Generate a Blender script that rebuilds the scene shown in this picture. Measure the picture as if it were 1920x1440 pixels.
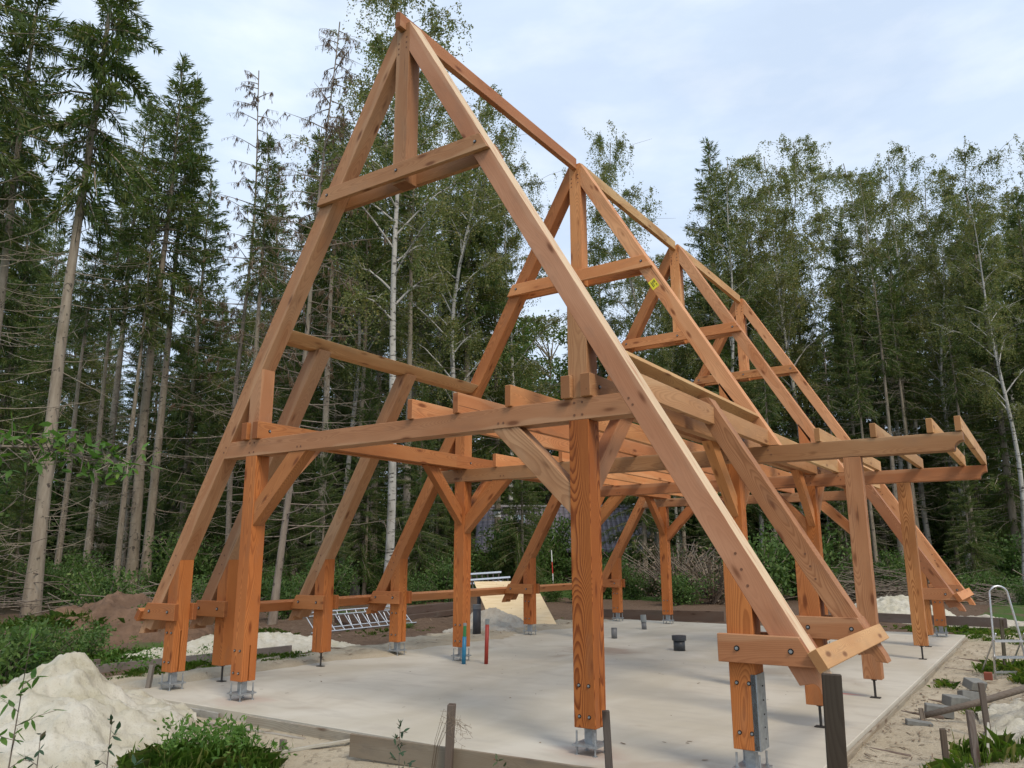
import bpy, bmesh, math, random
import numpy as np
from mathutils import Vector, Matrix, noise
R = math.radians
S = bpy.context.scene
C = S.collection
for o in list(bpy.data.objects): bpy.data.objects.remove(o, do_unlink=True)

# ------------------------------------------------------------------ camera, world, sun, exposure
cam = bpy.data.cameras.new('camera'); camo = bpy.data.objects.new('camera', cam); C.objects.link(camo)
FW = Vector((-0.5448847, 0.81040611, 0.21527331)); RT = Vector((0.8296143, 0.5583333, -0.00200947)); UP = Vector((0.12182274, -0.17749889, 0.97655177))
camo.matrix_world = Matrix(((RT.x, UP.x, -FW.x, 5.6322), (RT.y, UP.y, -FW.y, -6.0725), (RT.z, UP.z, -FW.z, 1.6010), (0, 0, 0, 1)))
cam.sensor_fit = 'HORIZONTAL'; cam.sensor_width = 36.0; cam.lens = 1465.42 / 1920 * 36.0
cam.clip_end = 2000; cam.clip_start = 0.05
S.camera = camo
SUN_EL, SUN_AZ = R(48), R(118)      # azimuth measured clockwise from +y
w = bpy.data.worlds.new('World'); S.world = w; w.use_nodes = True
nt = w.node_tree; nt.nodes.clear()
def nd(nt, t, **k):
    n = nt.nodes.new(t)
    for a, b in k.items(): setattr(n, a, b)
    return n
out = nd(nt, 'ShaderNodeOutputWorld'); mixs = nd(nt, 'ShaderNodeMixShader')
b1 = nd(nt, 'ShaderNodeBackground'); b2 = nd(nt, 'ShaderNodeBackground')
sky = nd(nt, 'ShaderNodeTexSky', sky_type='NISHITA', sun_disc=False, sun_elevation=SUN_EL, sun_rotation=SUN_AZ, altitude=0, air_density=1.0, dust_density=2.0, ozone_density=1.0)
nt.links.new(sky.outputs[0], b1.inputs[0]); b1.inputs[1].default_value = 0.15
tc = nd(nt, 'ShaderNodeTexCoord'); mp = nd(nt, 'ShaderNodeMapping'); mp.inputs['Scale'].default_value = (1, 1, 2.6)
nz = nd(nt, 'ShaderNodeTexNoise'); nz.inputs['Scale'].default_value = 3.2; nz.inputs['Detail'].default_value = 7; nz.inputs['Roughness'].default_value = .55; nz.inputs['Distortion'].default_value = .3
nt.links.new(tc.outputs['Generated'], mp.inputs[0]); nt.links.new(mp.outputs[0], nz.inputs[0])
cr = nd(nt, 'ShaderNodeMapRange'); cr.inputs[1].default_value = .34; cr.inputs[2].default_value = .68; cr.inputs[3].default_value = .80; cr.inputs[4].default_value = 1.0
nt.links.new(nz.outputs[0], cr.inputs[0])
cm = nd(nt, 'ShaderNodeMix', data_type='RGBA'); nz2 = nd(nt, 'ShaderNodeTexNoise'); nz2.inputs['Scale'].default_value = 9.0; nz2.inputs['Detail'].default_value = 6; nt.links.new(mp.outputs[0], nz2.inputs[0])
cr2 = nd(nt, 'ShaderNodeMapRange'); cr2.inputs[1].default_value = .45; cr2.inputs[2].default_value = .72; nt.links.new(nz2.outputs[0], cr2.inputs[0]); nt.links.new(cr2.outputs[0], cm.inputs[0])
cm.inputs[6].default_value = (0.63, 0.745, 0.91, 1); cm.inputs[7].default_value = (0.74, 0.83, 0.95, 1); nt.links.new(cm.outputs[2], b2.inputs[0]); b2.inputs[1].default_value = 1.11
nt.links.new(cr.outputs[0], mixs.inputs[0]); nt.links.new(b1.outputs[0], mixs.inputs[1]); nt.links.new(b2.outputs[0], mixs.inputs[2])
nt.links.new(mixs.outputs[0], out.inputs[0])
sl = bpy.data.lights.new('sun', 'SUN'); sl.energy = 2.2; sl.angle = R(18); sl.color = (1.0, .88, .72)
so = bpy.data.objects.new('sun', sl); C.objects.link(so)
sd = Vector((math.sin(SUN_AZ) * math.cos(SUN_EL), math.cos(SUN_AZ) * math.cos(SUN_EL), math.sin(SUN_EL)))
so.rotation_euler = sd.to_track_quat('Z', 'Y').to_euler()
S.view_settings.view_transform = 'Standard'; S.view_settings.look = 'None'; S.view_settings.gamma = 1; S.view_settings.exposure = 0.13
S.render.engine = 'CYCLES'; S.cycles.max_bounces = 6; S.cycles.diffuse_bounces = 3; S.cycles.transparent_max_bounces = 4
S.render.resolution_x = 1024; S.render.resolution_y = 768

# ------------------------------------------------------------------ object helpers
def tag(o, label=None, cat=None, group=None, kind=None):
    if label: o['label'] = label
    if cat: o['category'] = cat
    if group: o['group'] = group
    if kind: o['kind'] = kind
    return o
def empty(name, loc=(0, 0, 0), rz=0.0):
    o = bpy.data.objects.new(name, None); C.objects.link(o); o.location = loc; o.rotation_euler = (0, 0, rz); o.empty_display_size = .1
    return o
def meshobj(name, me, m, parent=None, color=None):
    if m and not me.materials: me.materials.append(m)
    o = bpy.data.objects.new(name, me); C.objects.link(o)
    if parent: o.parent = parent
    if color: o.color = color
    return o
def bmobj(name, bm, m, parent=None, color=None, smooth=False):
    me = bpy.data.meshes.new(name); bmesh.ops.recalc_face_normals(bm, faces=bm.faces[:]); bm.to_mesh(me); bm.free()
    if smooth:
        me.polygons.foreach_set('use_smooth', [True] * len(me.polygons))
    return meshobj(name, me, m, parent, color)
def quads(name, V, m, n=4):
    """mesh of separate n-gons from an (N*n,3) array"""
    V = np.asarray(V, dtype=np.float32).reshape(-1, 3); k = len(V) // n
    me = bpy.data.meshes.new(name); me.vertices.add(len(V)); me.vertices.foreach_set('co', V.ravel())
    me.loops.add(len(V)); me.loops.foreach_set('vertex_index', np.arange(len(V), dtype=np.int32))
    me.polygons.add(k); me.polygons.foreach_set('loop_start', np.arange(k, dtype=np.int32) * n)
    me.update(calc_edges=True); me.materials.append(m)
    return me
def frame_from(d, up=(0, 0, 1)):
    x = Vector(d).normalized(); u = Vector(up)
    if abs(x.dot(u)) > .98: u = Vector((0, 1, 0))
    y = u.cross(x).normalized(); z = x.cross(y)
    return x, y, z
def localize(bm, d, ctr=None):
    """re-express bm (world coords) in a frame with X along d; returns the matrix"""
    x, y, z = frame_from(d)
    if ctr is None:
        ctr = Vector((0, 0, 0))
        for v in bm.verts: ctr += v.co
        ctr /= len(bm.verts)
    M = Matrix(((x.x, y.x, z.x, ctr.x), (x.y, y.y, z.y, ctr.y), (x.z, y.z, z.z, ctr.z), (0, 0, 0, 1)))
    bm.transform(M.inverted())
    return M
def finish(name, bm, d, m, parent, color, bevel=.004):
    bmesh.ops.remove_doubles(bm, verts=bm.verts[:], dist=1e-5)
    bmesh.ops.recalc_face_normals(bm, faces=bm.faces[:])
    if bevel:
        es = [e for e in bm.edges if len(e.link_faces) == 2 and e.calc_face_angle(0) > .5]
        bmesh.ops.bevel(bm, geom=es, offset=bevel, segments=1, affect='EDGES', profile=.5, clamp_overlap=True)
    M = localize(bm, d)
    o = bmobj(name, bm, m, parent, color); o.matrix_basis = M if parent is None else M
    return o
def prism(name, pts, axis, a0, a1, d, m, parent=None, color=None, cuts=(), bevel=.004):
    """pts: 2-D outline in the plane normal to axis ('y': (x,z), 'x': (y,z), 'z': (x,y)), extruded a0..a1; cuts: (co, no) keep the side no points away from"""
    bm = bmesh.new()
    def P(p, a):
        return {'y': (p[0], a, p[1]), 'x': (a, p[0], p[1]), 'z': (p[0], p[1], a)}[axis]
    A = [bm.verts.new(P(p, a0)) for p in pts]; B = [bm.verts.new(P(p, a1)) for p in pts]
    bm.faces.new(A); bm.faces.new(B[::-1]); n = len(pts)
    for i in range(n): bm.faces.new((A[i], A[(i + 1) % n], B[(i + 1) % n], B[i]))
    for co, no in cuts:
        g = bm.verts[:] + bm.edges[:] + bm.faces[:]
        r = bmesh.ops.bisect_plane(bm, geom=g, plane_co=co, plane_no=no, clear_outer=True)
        es = [e for e in bm.edges if len(e.link_faces) == 1]
        if es: bmesh.ops.holes_fill(bm, edges=es, sides=0)
    return finish(name, bm, d, m, parent, color, bevel)
def box(name, x0, x1, y0, y1, z0, z1, d, m, parent=None, color=None, bevel=.004, cuts=()):
    return prism(name, [(x0, y0), (x1, y0), (x1, y1), (x0, y1)], 'z', z0, z1, d, m, parent, color, cuts, bevel)
def bar(bm, p0, p1, w, h, up=(0, 0, 1)):
    p0 = Vector(p0); p1 = Vector(p1); x, y, z = frame_from(p1 - p0, up); vs = []
    for p in (p0, p1):
        for a, b in ((-1, -1), (1, -1), (1, 1), (-1, 1)): vs.append(bm.verts.new(p + y * a * w / 2 + z * b * h / 2))
    for f in ((0, 3, 2, 1), (4, 5, 6, 7), (0, 1, 5, 4), (1, 2, 6, 5), (2, 3, 7, 6), (3, 0, 4, 7)): bm.faces.new([vs[i] for i in f])
def tube(bm, pts, rad, n=8, cap=True):
    pts = [Vector(p) for p in pts]; rings = []
    if not isinstance(rad, (list, tuple)): rad = [rad] * len(pts)
    for i, p in enumerate(pts):
        d = pts[min(i + 1, len(pts) - 1)] - pts[max(i - 1, 0)]
        x, y, z = frame_from(d, (0.03, .99, .1) if abs(d.normalized().z) > .7 else (0, 0, 1))
        rings.append([bm.verts.new(p + (y * math.cos(t) + z * math.sin(t)) * rad[i]) for t in [2 * math.pi * k / n for k in range(n)]])
    for a, b in zip(rings, rings[1:]):
        for k in range(n): bm.faces.new((a[k], a[(k + 1) % n], b[(k + 1) % n], b[k]))
    if cap: bm.faces.new(rings[0][::-1]); bm.faces.new(rings[-1])
def beam(name, p0, p1, w, h, m, parent=None, color=None, bevel=.004, up=(0, 0, 1)):
    bm = bmesh.new(); bar(bm, p0, p1, w, h, up)
    return finish(name, bm, Vector(p1) - Vector(p0), m, parent, color, bevel)

# ------------------------------------------------------------------ materials
def mat(name):
    m = bpy.data.materials.new(name); m.use_nodes = True; nt = m.node_tree
    b = nt.nodes['Principled BSDF']; return m, nt, b
class NT:
    def __init__(s, nt): s.nt = nt
    def n(s, t, **k): return nd(s.nt, t, **k)
    def l(s, a, b): s.nt.links.new(a, b)
    def val(s, x, sock):
        if isinstance(x, bpy.types.NodeSocket): s.l(x, sock)
        elif x is not None: sock.default_value = x
    def math(s, op, a, b=None, c=None, clamp=False):
        n = s.n('ShaderNodeMath', operation=op, use_clamp=clamp)
        for i, v in enumerate((a, b, c)): s.val(v, n.inputs[i]) if v is not None else None
        return n.outputs[0]
    def noise(s, vec, scale, detail=4, rough=.55, dist=0):
        n = s.n('ShaderNodeTexNoise'); s.l(vec, n.inputs['Vector']); n.inputs['Scale'].default_value = scale; n.inputs['Detail'].default_value = detail; n.inputs['Roughness'].default_value = rough; n.inputs['Distortion'].default_value = dist
        return n.outputs[0]
    def map(s, v, a, b, c=0., d=1., smooth=False):
        n = s.n('ShaderNodeMapRange', interpolation_type='SMOOTHSTEP' if smooth else 'LINEAR'); s.l(v, n.inputs[0])
        for i, x in enumerate((a, b, c, d)): s.val(x, n.inputs[i + 1])
        return n.outputs[0]
    def mapping(s, vec, scale=(1, 1, 1), loc=None):
        n = s.n('ShaderNodeMapping'); s.l(vec, n.inputs[0]); n.inputs['Scale'].default_value = scale
        if loc is not None: s.val(loc, n.inputs['Location'])
        return n.outputs[0]
    def mix(s, f, a, b, mode='MIX'):
        n = s.n('ShaderNodeMix', data_type='RGBA', blend_type=mode); s.val(f, n.inputs[0])
        for i, v in ((6, a), (7, b)):
            if isinstance(v, tuple) and len(v) == 3: v = (*v, 1)
            s.val(v, n.inputs[i])
        return n.outputs[2]
    def bump(s, h, strength, dist, bs, normal=None):
        n = s.n('ShaderNodeBump'); n.inputs['Strength'].default_value = strength; n.inputs['Distance'].default_value = dist; s.l(h, n.inputs['Height'])
        if normal: s.l(normal, n.inputs['Normal'])
        s.l(n.outputs[0], bs.inputs['Normal']); return n.outputs[0]

def wood_mat(name, fixed=None, grey=0.16, ring=.0085, contrast=1.0, edge=False):
    m, nt, b = mat(name); t = NT(nt)
    tc = t.n('ShaderNodeTexCoord'); oi = t.n('ShaderNodeObjectInfo'); rnd = oi.outputs['Random']
    wn = t.n('ShaderNodeTexWhiteNoise', noise_dimensions='1D'); t.l(rnd, wn.inputs['W']); sep = t.n('ShaderNodeSeparateColor'); t.l(wn.outputs['Color'], sep.inputs[0])
    cmb = t.n('ShaderNodeCombineXYZ'); t.val(t.math('MULTIPLY', rnd, 53.0), cmb.inputs[0]); t.val(t.math('MULTIPLY', sep.outputs[0], 31.), cmb.inputs[1]); t.val(t.math('MULTIPLY', sep.outputs[1], 17.), cmb.inputs[2])
    add = t.n('ShaderNodeVectorMath', operation='ADD'); t.l(tc.outputs['Object'], add.inputs[0]); t.l(cmb.outputs[0], add.inputs[1]); q = add.outputs[0]
    sx = t.n('ShaderNodeSeparateXYZ'); t.l(tc.outputs['Object'], sx.inputs[0])
    # pith axis wanders slowly along the member
    wob = t.noise(t.mapping(q, (.55, .35, .35)), 1.0, 2, .5)
    wob2 = t.noise(t.mapping(q, (.7, .4, .4), (9.1, 3.3, 5.2)), 1.0, 2, .5)
    oy = t.math('MULTIPLY_ADD', sep.outputs[0], .16, -.08); oz = t.math('MULTIPLY_ADD', sep.outputs[2], .16, -.08)
    yy = t.math('ADD', t.math('ADD', sx.outputs[1], oy), t.math('MULTIPLY_ADD', wob, .34, -.17))
    zz = t.math('ADD', t.math('ADD', sx.outputs[2], oz), t.math('MULTIPLY_ADD', wob2, .34, -.17))
    rr = t.math('SQRT', t.math('ADD', t.math('MULTIPLY', yy, yy), t.math('MULTIPLY', zz, zz)))
    small = t.noise(t.mapping(q, (3.0, 22, 22)), 1.0, 3, .6)
    rr = t.math('ADD', rr, t.math('MULTIPLY', small, .006))
    ph = t.math('FRACT', t.math('DIVIDE', rr, t.math('MULTIPLY', t.math('MULTIPLY_ADD', sep.outputs[2], .9, .65), ring)))
    late = t.math('MULTIPLY', t.map(ph, .30, .85, 0, 1, True), t.map(ph, .93, 1.0, 1, 0))
    fib = t.noise(t.mapping(q, (2.2, 130, 130)), 1.0, 3, .7)
    big = t.noise(t.mapping(q, (.8, 3.0, 3.0)), 1.0, 3, .55)
    base = oi.outputs['Color'] if fixed is None else fixed
    amt = t.math('MULTIPLY', oi.outputs['Alpha'], contrast)
    dark = t.mix(1.0, base, (.50, .40, .34), 'MULTIPLY')
    lightc = t.mix(1.0, base, (1.25, 1.42, 1.58), 'MULTIPLY')
    c = t.mix(t.map(big, .35, .7), t.mix(.0, base, base), lightc)
    c = t.mix(t.math('MULTIPLY', late, amt, clamp=True), c, dark)
    c = t.mix(t.map(fib, .3, .75, 0, .22), c, t.mix(1, base, (.62, .55, .5), 'MULTIPLY'))
    sap = t.map(t.math('ADD', rr, t.math('MULTIPLY', wob, .05)), .165, .195, 0, .42, True)
    sap = t.math('MULTIPLY', sap, t.math('LESS_THAN', oi.outputs['Alpha'], .40))
    c = t.mix(sap, c, t.mix(.25, t.mix(1.0, c, (1.22, 1.42, 1.6), 'MULTIPLY'), (.62, .47, .30)))
    # reddish / sapwood swing between members
    c = t.mix(t.map(rnd, 0, 1, 0, .20), c, t.mix(1.0, c, (1.12, .84, .72), 'MULTIPLY'))
    c = t.mix(t.map(sep.outputs[1], .35, 1, 0, .26), c, t.mix(1., c, (.92, 1.02, .92), 'MULTIPLY'))
    # knots
    vo = t.n('ShaderNodeTexVoronoi', feature='F1'); t.l(t.mapping(q, (2.3, 7.5, 7.5)), vo.inputs['Vector']); vo.inputs['Scale'].default_value = 1.0
    vs = t.n('ShaderNodeSeparateColor'); t.l(vo.outputs['Color'], vs.inputs[0])
    kn = t.math('MULTIPLY', t.map(vo.outputs['Distance'], .08, .23, 1, 0, True), t.math('GREATER_THAN', vs.outputs[0], .30))
    c = t.mix(t.math('MULTIPLY', kn, .88), c, t.mix(1, base, (.34, .24, .18), 'MULTIPLY'))
    halo = t.math('MULTIPLY', t.map(vo.outputs['Distance'], .15, .36, 1, 0, True), t.math('GREATER_THAN', vs.outputs[0], .45))
    c = t.mix(t.math('MULTIPLY', halo, .22), c, t.mix(1, base, (.6, .5, .45), 'MULTIPLY'))
    # weathering: greyish rain marks
    wz = t.noise(t.mapping(q, (1.3, 4, 4), (7, 1, 2)), 1.5, 5, .65)
    c = t.mix(t.map(wz, .50, .74, 0, grey * 1.5, True), c, t.mix(.5, t.mix(1, base, (.5, .55, .6), 'MULTIPLY'), (.17, .145, .12)))
    if edge:
        eg = t.map(t.math('ADD', sx.outputs[2], t.math('MULTIPLY', small, .012)), .095, .099, 0, 1, True); c = t.mix(t.math('MULTIPLY', eg, .8), c, (.66, .52, .34))
    wz2 = t.noise(t.mapping(q, (.5, 2.2, 2.2), (1, 7, 4)), 1.2, 4, .6); c = t.mix(t.map(wz2, .5, .75, 0, .38, True), c, t.mix(1, c, (.66, .58, .50), 'MULTIPLY'))
    nx_ = t.n('ShaderNodeSeparateXYZ'); t.l(tc.outputs['Normal'], nx_.inputs[0]); en = t.map(t.math('ABSOLUTE', nx_.outputs[0]), .75, .92, 0, 1)
    c = t.mix(t.math('MULTIPLY', en, .75), c, t.mix(1, base, (.52, .42, .36), 'MULTIPLY'))
    # fine longitudinal drying checks
    ck = t.noise(t.mapping(q, (.75, 34, 34), (3, 8, 1)), 1.0, 2, .5); ckm = t.map(ck, .735, .765, 0, 1)
    c = t.mix(t.math('MULTIPLY', ckm, .7), c, (.055, .03, .018))
    t.l(c, b.inputs['Base Color']); b.inputs['Roughness'].default_value = .68
    b.inputs['Specular IOR Level'].default_value = .25
    hh = t.math('ADD', t.math('MULTIPLY', late, .35), t.math('MULTIPLY', fib, .6)); hh = t.math('SUBTRACT', hh, t.math('MULTIPLY', ckm, 1.5))
    t.bump(hh, .35, .0018, b)
    return m
M_WOOD = wood_mat('douglas_fir')
M_OLDD = wood_mat('dark_old_wood', None, .0, .008, .6)
M_WOODE = wood_mat('douglas_fir_pale_edge', edge=True)
M_OLD = wood_mat('weathered_board', None, .6, .008, .7)

def plain(name, col, rough=.6, metal=0, var=.0, scale=6., bumps=0., spec=.5, col2=None):
    m, nt, b = mat(name); t = NT(nt); tc = t.n('ShaderNodeTexCoord')
    n = t.noise(tc.outputs['Object'], scale, 5, .6)
    c = t.mix(t.map(n, .3, .7), col, col2 or tuple(x * (1 - var) for x in col))
    t.l(c, b.inputs['Base Color']); b.inputs['Roughness'].default_value = rough; b.inputs['Metallic'].default_value = metal; b.inputs['Specular IOR Level'].default_value = spec
    if bumps: t.bump(n, bumps, .01, b)
    return m
M_GALV = plain('galvanised_steel', (.42, .44, .45), .48, .75, .35, 30)
M_ALU = plain('aluminium', (.66, .67, .68), .38, .8, .2, 20)
M_DARKSTEEL = plain('dark_steel', (.06, .055, .05), .6, .5, .3, 20)
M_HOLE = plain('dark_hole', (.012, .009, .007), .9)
M_PEG = plain('wooden_peg', (.16, .07, .035), .8)
M_PVC = plain('grey_pvc', (.16, .165, .17), .5, 0, .25, 12)
M_PVCD = plain('dark_wrapped_pvc', (.045, .05, .055), .42, 0, .4, 15, .3)
M_BLUE = plain('blue_duct', (.02, .20, .36), .45, 0, .3, 10)
M_GREEN = plain('green_duct', (.03, .22, .07), .5, 0, .3, 10)
M_RED = plain('red_duct', (.36, .035, .02), .5, 0, .3, 10)
M_CAP = plain('grey_cap', (.22, .24, .24), .5)
M_YEL = plain('yellow_sticker', (.78, .68, .02), .4, 0, .08, 40)
M_INK = plain('black_ink', (.02, .02, .015), .6)
M_WHITE = plain('white_paint', (.75, .75, .73), .5, 0, .1)
M_REDP = plain('red_paint', (.55, .04, .03), .5, 0, .1)
M_BLOCK = plain('concrete_block', (.20, .20, .185), .9, 0, .3, 9, .5)
M_SLATE = plain('grey_wrap', (.05, .052, .062), .5, 0, .3, 8)
M_GLASS = plain('window_glass', (.25, .32, .38), .1)

def leaf_mat(name, c1, c2, c3=None, trans=.35, vs=1.2):
    m, nt, b = mat(name); t = NT(nt); tc = t.n('ShaderNodeTexCoord'); geo = t.n('ShaderNodeNewGeometry'); oi = t.n('ShaderNodeObjectInfo')
    n = t.noise(tc.outputs['Object'], vs, 3, .6)
    c = t.mix(t.map(n, .35, .68), c1, c2)
    if c3: c = t.mix(t.map(geo.outputs['Random Per Island'], .72, 1.0, 0, .85), c, c3)
    c = t.mix(t.map(geo.outputs['Random Per Island'], 0, 1, .25, 0), c, tuple(x * .35 for x in c1))
    c = t.mix(t.map(oi.outputs['Random'], 0, 1, 0, .3), c, t.mix(1, c, (1.2, 1.0, .75), 'MULTIPLY'))
    t.l(c, b.inputs['Base Color']); b.inputs['Roughness'].default_value = .6; b.inputs['Specular IOR Level'].default_value = .3
    tr = t.n('ShaderNodeBsdfTranslucent'); t.l(t.mix(1, c, (1.3, 1.35, .7), 'MULTIPLY'), tr.inputs[0]); mx = t.n('ShaderNodeMixShader'); mx.inputs[0].default_value = trans
    t.l(b.outputs[0], mx.inputs[1]); t.l(tr.outputs[0], mx.inputs[2]); t.l(mx.outputs[0], nt.nodes['Material Output'].inputs[0])
    return m
M_SPR = leaf_mat('spruce_needles', (.058, .108, .030), (.115, .160, .042), (.20, .19, .06), .3, .9)
M_SPRB = leaf_mat('spruce_needles_brown', (.10, .055, .03), (.13, .09, .05), (.06, .06, .03), .1, .9)
M_BIR = leaf_mat('birch_leaves', (.13, .18, .060), (.20, .21, .085), (.32, .26, .11), .4, .7)
M_OAK = leaf_mat('broad_leaves', (.08, .15, .035), (.14, .21, .055), (.24, .22, .07), .4, .8)
M_SHR = leaf_mat('shrub_leaves', (.055, .115, .03), (.11, .19, .05), (.18, .25, .08), .35, 1.5)
M_HOL = leaf_mat('holly_leaves', (.03, .065, .04), (.05, .10, .05), (.12, .05, .03), .15, 6)
M_GRN = leaf_mat('fresh_leaves', (.07, .16, .03), (.12, .24, .05), (.17, .27, .06), .4, 6)
M_GRS = leaf_mat('grass_blades', (.11, .22, .035), (.20, .33, .06), (.38, .36, .16), .45, 2.0)
M_TWG = leaf_mat('dry_twigs', (.13, .09, .06), (.20, .15, .10), (.26, .21, .16), .05, 2.0)

def bark_mat(name, c1, c2, mode):
    m, nt, b = mat(name); t = NT(nt); tc = t.n('ShaderNodeTexCoord'); oi = t.n('ShaderNodeObjectInfo')
    o = tc.outputs['Object']
    n = t.noise(t.mapping(o, (6, 6, 1.1)), 1.5, 6, .65)
    c = t.mix(t.map(n, .32, .68), c1, c2)
    if mode == 'birch':
        n2 = t.noise(t.mapping(o, (3.5, 3.5, 13)), 1.0, 4, .6); c = t.mix(t.map(n2, .56, .63), c, (.05, .045, .04))
        n3 = t.noise(t.mapping(o, (2, 2, .7), (4, 4, 4)), 1.0, 3, .6); c = t.mix(t.map(n3, .55, .7, 0, .8), c, (.13, .12, .09))
    else:
        n2 = t.noise(t.mapping(o, (7, 7, 6), (2, 1, 3)), 1.0, 3, .6); c = t.mix(t.map(n2, .60, .66, 0, .85), c, (.045, .035, .028))
        n3 = t.noise(t.mapping(o, (.8, .8, .35), (4, 2, 4)), 1.0, 3, .6); c = t.mix(t.map(n3, .50, .7, 0, .55), c, (.12, .13, .075))
    c = t.mix(t.map(oi.outputs['Random'], 0, 1, 0, .45), c, t.mix(1, c, (.55, .52, .45), 'MULTIPLY'))
    t.l(c, b.inputs['Base Color']); b.inputs['Roughness'].default_value = .85; t.bump(n, .6, .02, b)
    return m
M_BARK = bark_mat('spruce_bark', (.20, .155, .11), (.34, .29, .225), 'spruce')
M_BBARK = bark_mat('birch_bark', (.36, .345, .31), (.50, .485, .45), 'birch')
M_DEAD = bark_mat('dead_wood', (.17, .13, .10), (.30, .25, .20), 'spruce')

def ground_mat():
    m, nt, b = mat('ground_soil'); t = NT(nt); tc = t.n('ShaderNodeTexCoord'); o = tc.outputs['Object']
    at = t.n('ShaderNodeVertexColor', layer_name='mix'); sp = t.n('ShaderNodeSeparateColor'); t.l(at.outputs[0], sp.inputs[0])
    n1 = t.noise(o, 1.3, 6, .6); n2 = t.noise(o, 14, 5, .7); n3 = t.noise(o, 55, 4, .7); n4 = t.noise(o, .35, 4, .6)
    sand = t.mix(t.map(n1, .3, .7), (.37, .31, .22), (.48, .42, .32)); sand = t.mix(t.map(n2, .55, .75, 0, .5), sand, (.30, .25, .18))
    sand = t.mix(t.map(n3, .60, .68, 0, .55), sand, (.17, .13, .09))
    dirt = t.mix(t.map(n2, .3, .7), (.085, .055, .038), (.17, .115, .08)); dirt = t.mix(t.map(n3, .58, .70, 0, .7), dirt, (.30, .23, .16))
    grass = t.mix(t.map(n2, .3, .7), (.045, .095, .02), (.08, .13, .035)); grass = t.mix(t.map(n1, .5, .75, 0, .5), grass, dirt)
    floor = t.mix(t.map(n1, .3, .7), (.045, .036, .025), (.075, .055, .035)); floor = t.mix(t.map(n2, .5, .7, 0, .6), floor, (.05, .07, .025))
    wob = t.math('MULTIPLY_ADD', n2, .5, -.25); wob = t.math('ADD', wob, t.math('MULTIPLY_ADD', n1, .5, -.25))
    c = t.mix(t.map(t.math('ADD', sp.outputs[2], wob), .42, .58), dirt, floor)
    c = t.mix(t.map(t.math('ADD', sp.outputs[1], wob), .42, .6), c, grass)
    c = t.mix(t.map(t.math('ADD', sp.outputs[0], wob), .42, .58), c, sand)
    t.l(c, b.inputs['Base Color']); b.inputs['Roughness'].default_value = .95; b.inputs['Specular IOR Level'].default_value = .1
    h = t.math('ADD', t.math('MULTIPLY', n2, 1.0), t.math('MULTIPLY', n3, .45)); t.bump(h, .8, .035, b)
    return m
M_GROUND = ground_mat()
def sand_mat(name, ca, cb, spk=.5):
    m, nt, b = mat(name); t = NT(nt); tc = t.n('ShaderNodeTexCoord'); o = tc.outputs['Object']
    n1 = t.noise(o, 2.2, 6, .6); n2 = t.noise(o, 13, 6, .7); n3 = t.noise(o, 60, 4, .7)
    c = t.mix(t.map(n1, .35, .65), ca, cb); c = t.mix(t.map(n2, .57, .72, 0, spk), c, tuple(x * .55 for x in ca)); c = t.mix(t.map(n3, .62, .7, 0, spk), c, tuple(x * .35 for x in ca))
    t.l(c, b.inputs['Base Color']); b.inputs['Roughness'].default_value = .95; b.inputs['Specular IOR Level'].default_value = .1
    t.bump(t.math('ADD', n2, t.math('MULTIPLY', n3, .4)), .75, .035, b)
    return m
M_SAND = sand_mat('pale_sand', (.42, .385, .285), (.56, .53, .45), .6)
M_SANDD = sand_mat('grey_sand', (.36, .32, .26), (.46, .42, .35), .6)
M_DIRT = sand_mat('brown_soil', (.11, .07, .048), (.19, .12, .08), .5)
def slab_mat():
    m, nt, b = mat('concrete_slab'); t = NT(nt); tc = t.n('ShaderNodeTexCoord'); o = tc.outputs['Object']
    n1 = t.noise(t.mapping(o, (1, .45, 1)), .9, 5, .55, .6); n2 = t.noise(t.mapping(o, (.5, 1.6, 1)), 2.6, 5, .6, .4); n3 = t.noise(o, 60, 4, .7); n4 = t.noise(o, .55, 4, .6, .8)
    c = t.mix(t.map(n1, .33, .68, 0, 1, True), (.435, .395, .315), (.525, .49, .415)); c = t.mix(t.map(n2, .45, .72, 0, .5, True), c, (.38, .345, .29))
    c = t.mix(t.map(n4, .58, .72, 0, .55, True), c, (.31, .25, .19))
    c = t.mix(t.map(n3, .68, .74, 0, .5), c, (.25, .2, .15))
    # rust-brown puddle stain and red chalk
    def blob(x, y, sx, sy):
        s = t.n('ShaderNodeSeparateXYZ'); t.l(o, s.inputs[0]); a = t.math('DIVIDE', t.math('SUBTRACT', s.outputs[0], x), sx); bb = t.math('DIVIDE', t.math('SUBTRACT', s.outputs[1], y), sy)
        return t.math('ADD', t.math('SQRT', t.math('ADD', t.math('MULTIPLY', a, a), t.math('MULTIPLY', bb, bb))), t.math('MULTIPLY_ADD', n2, 1.6, -.8))
    for x, y, sx, sy, col, s in ((-1.0, 6.6, .9, .7, (.22, .15, .11), .7), (2.3, .05, .45, .35, (.34, .24, .2), .6), (-2.2, .1, .4, .4, (.4, .29, .24), .5), (3.35, 4.3, .30, .07, (.62, .16, .13), .8), (3.6, .2, .3, .3, (.4, .3, .25), .4), (.9, 9.5, .5, .3, (.3, .22, .17), .5)):
        c = t.mix(t.map(blob(x, y, sx, sy), .3, 1.1, s, 0, True), c, col)
    t.l(c, b.inputs['Base Color']); b.inputs['Roughness'].default_value = .72; b.inputs['Specular IOR Level'].default_value = .35
    t.bump(t.math('ADD', n2, t.math('MULTIPLY', n3, .2)), .15, .01, b)
    return m
M_SLAB = slab_mat()

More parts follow.
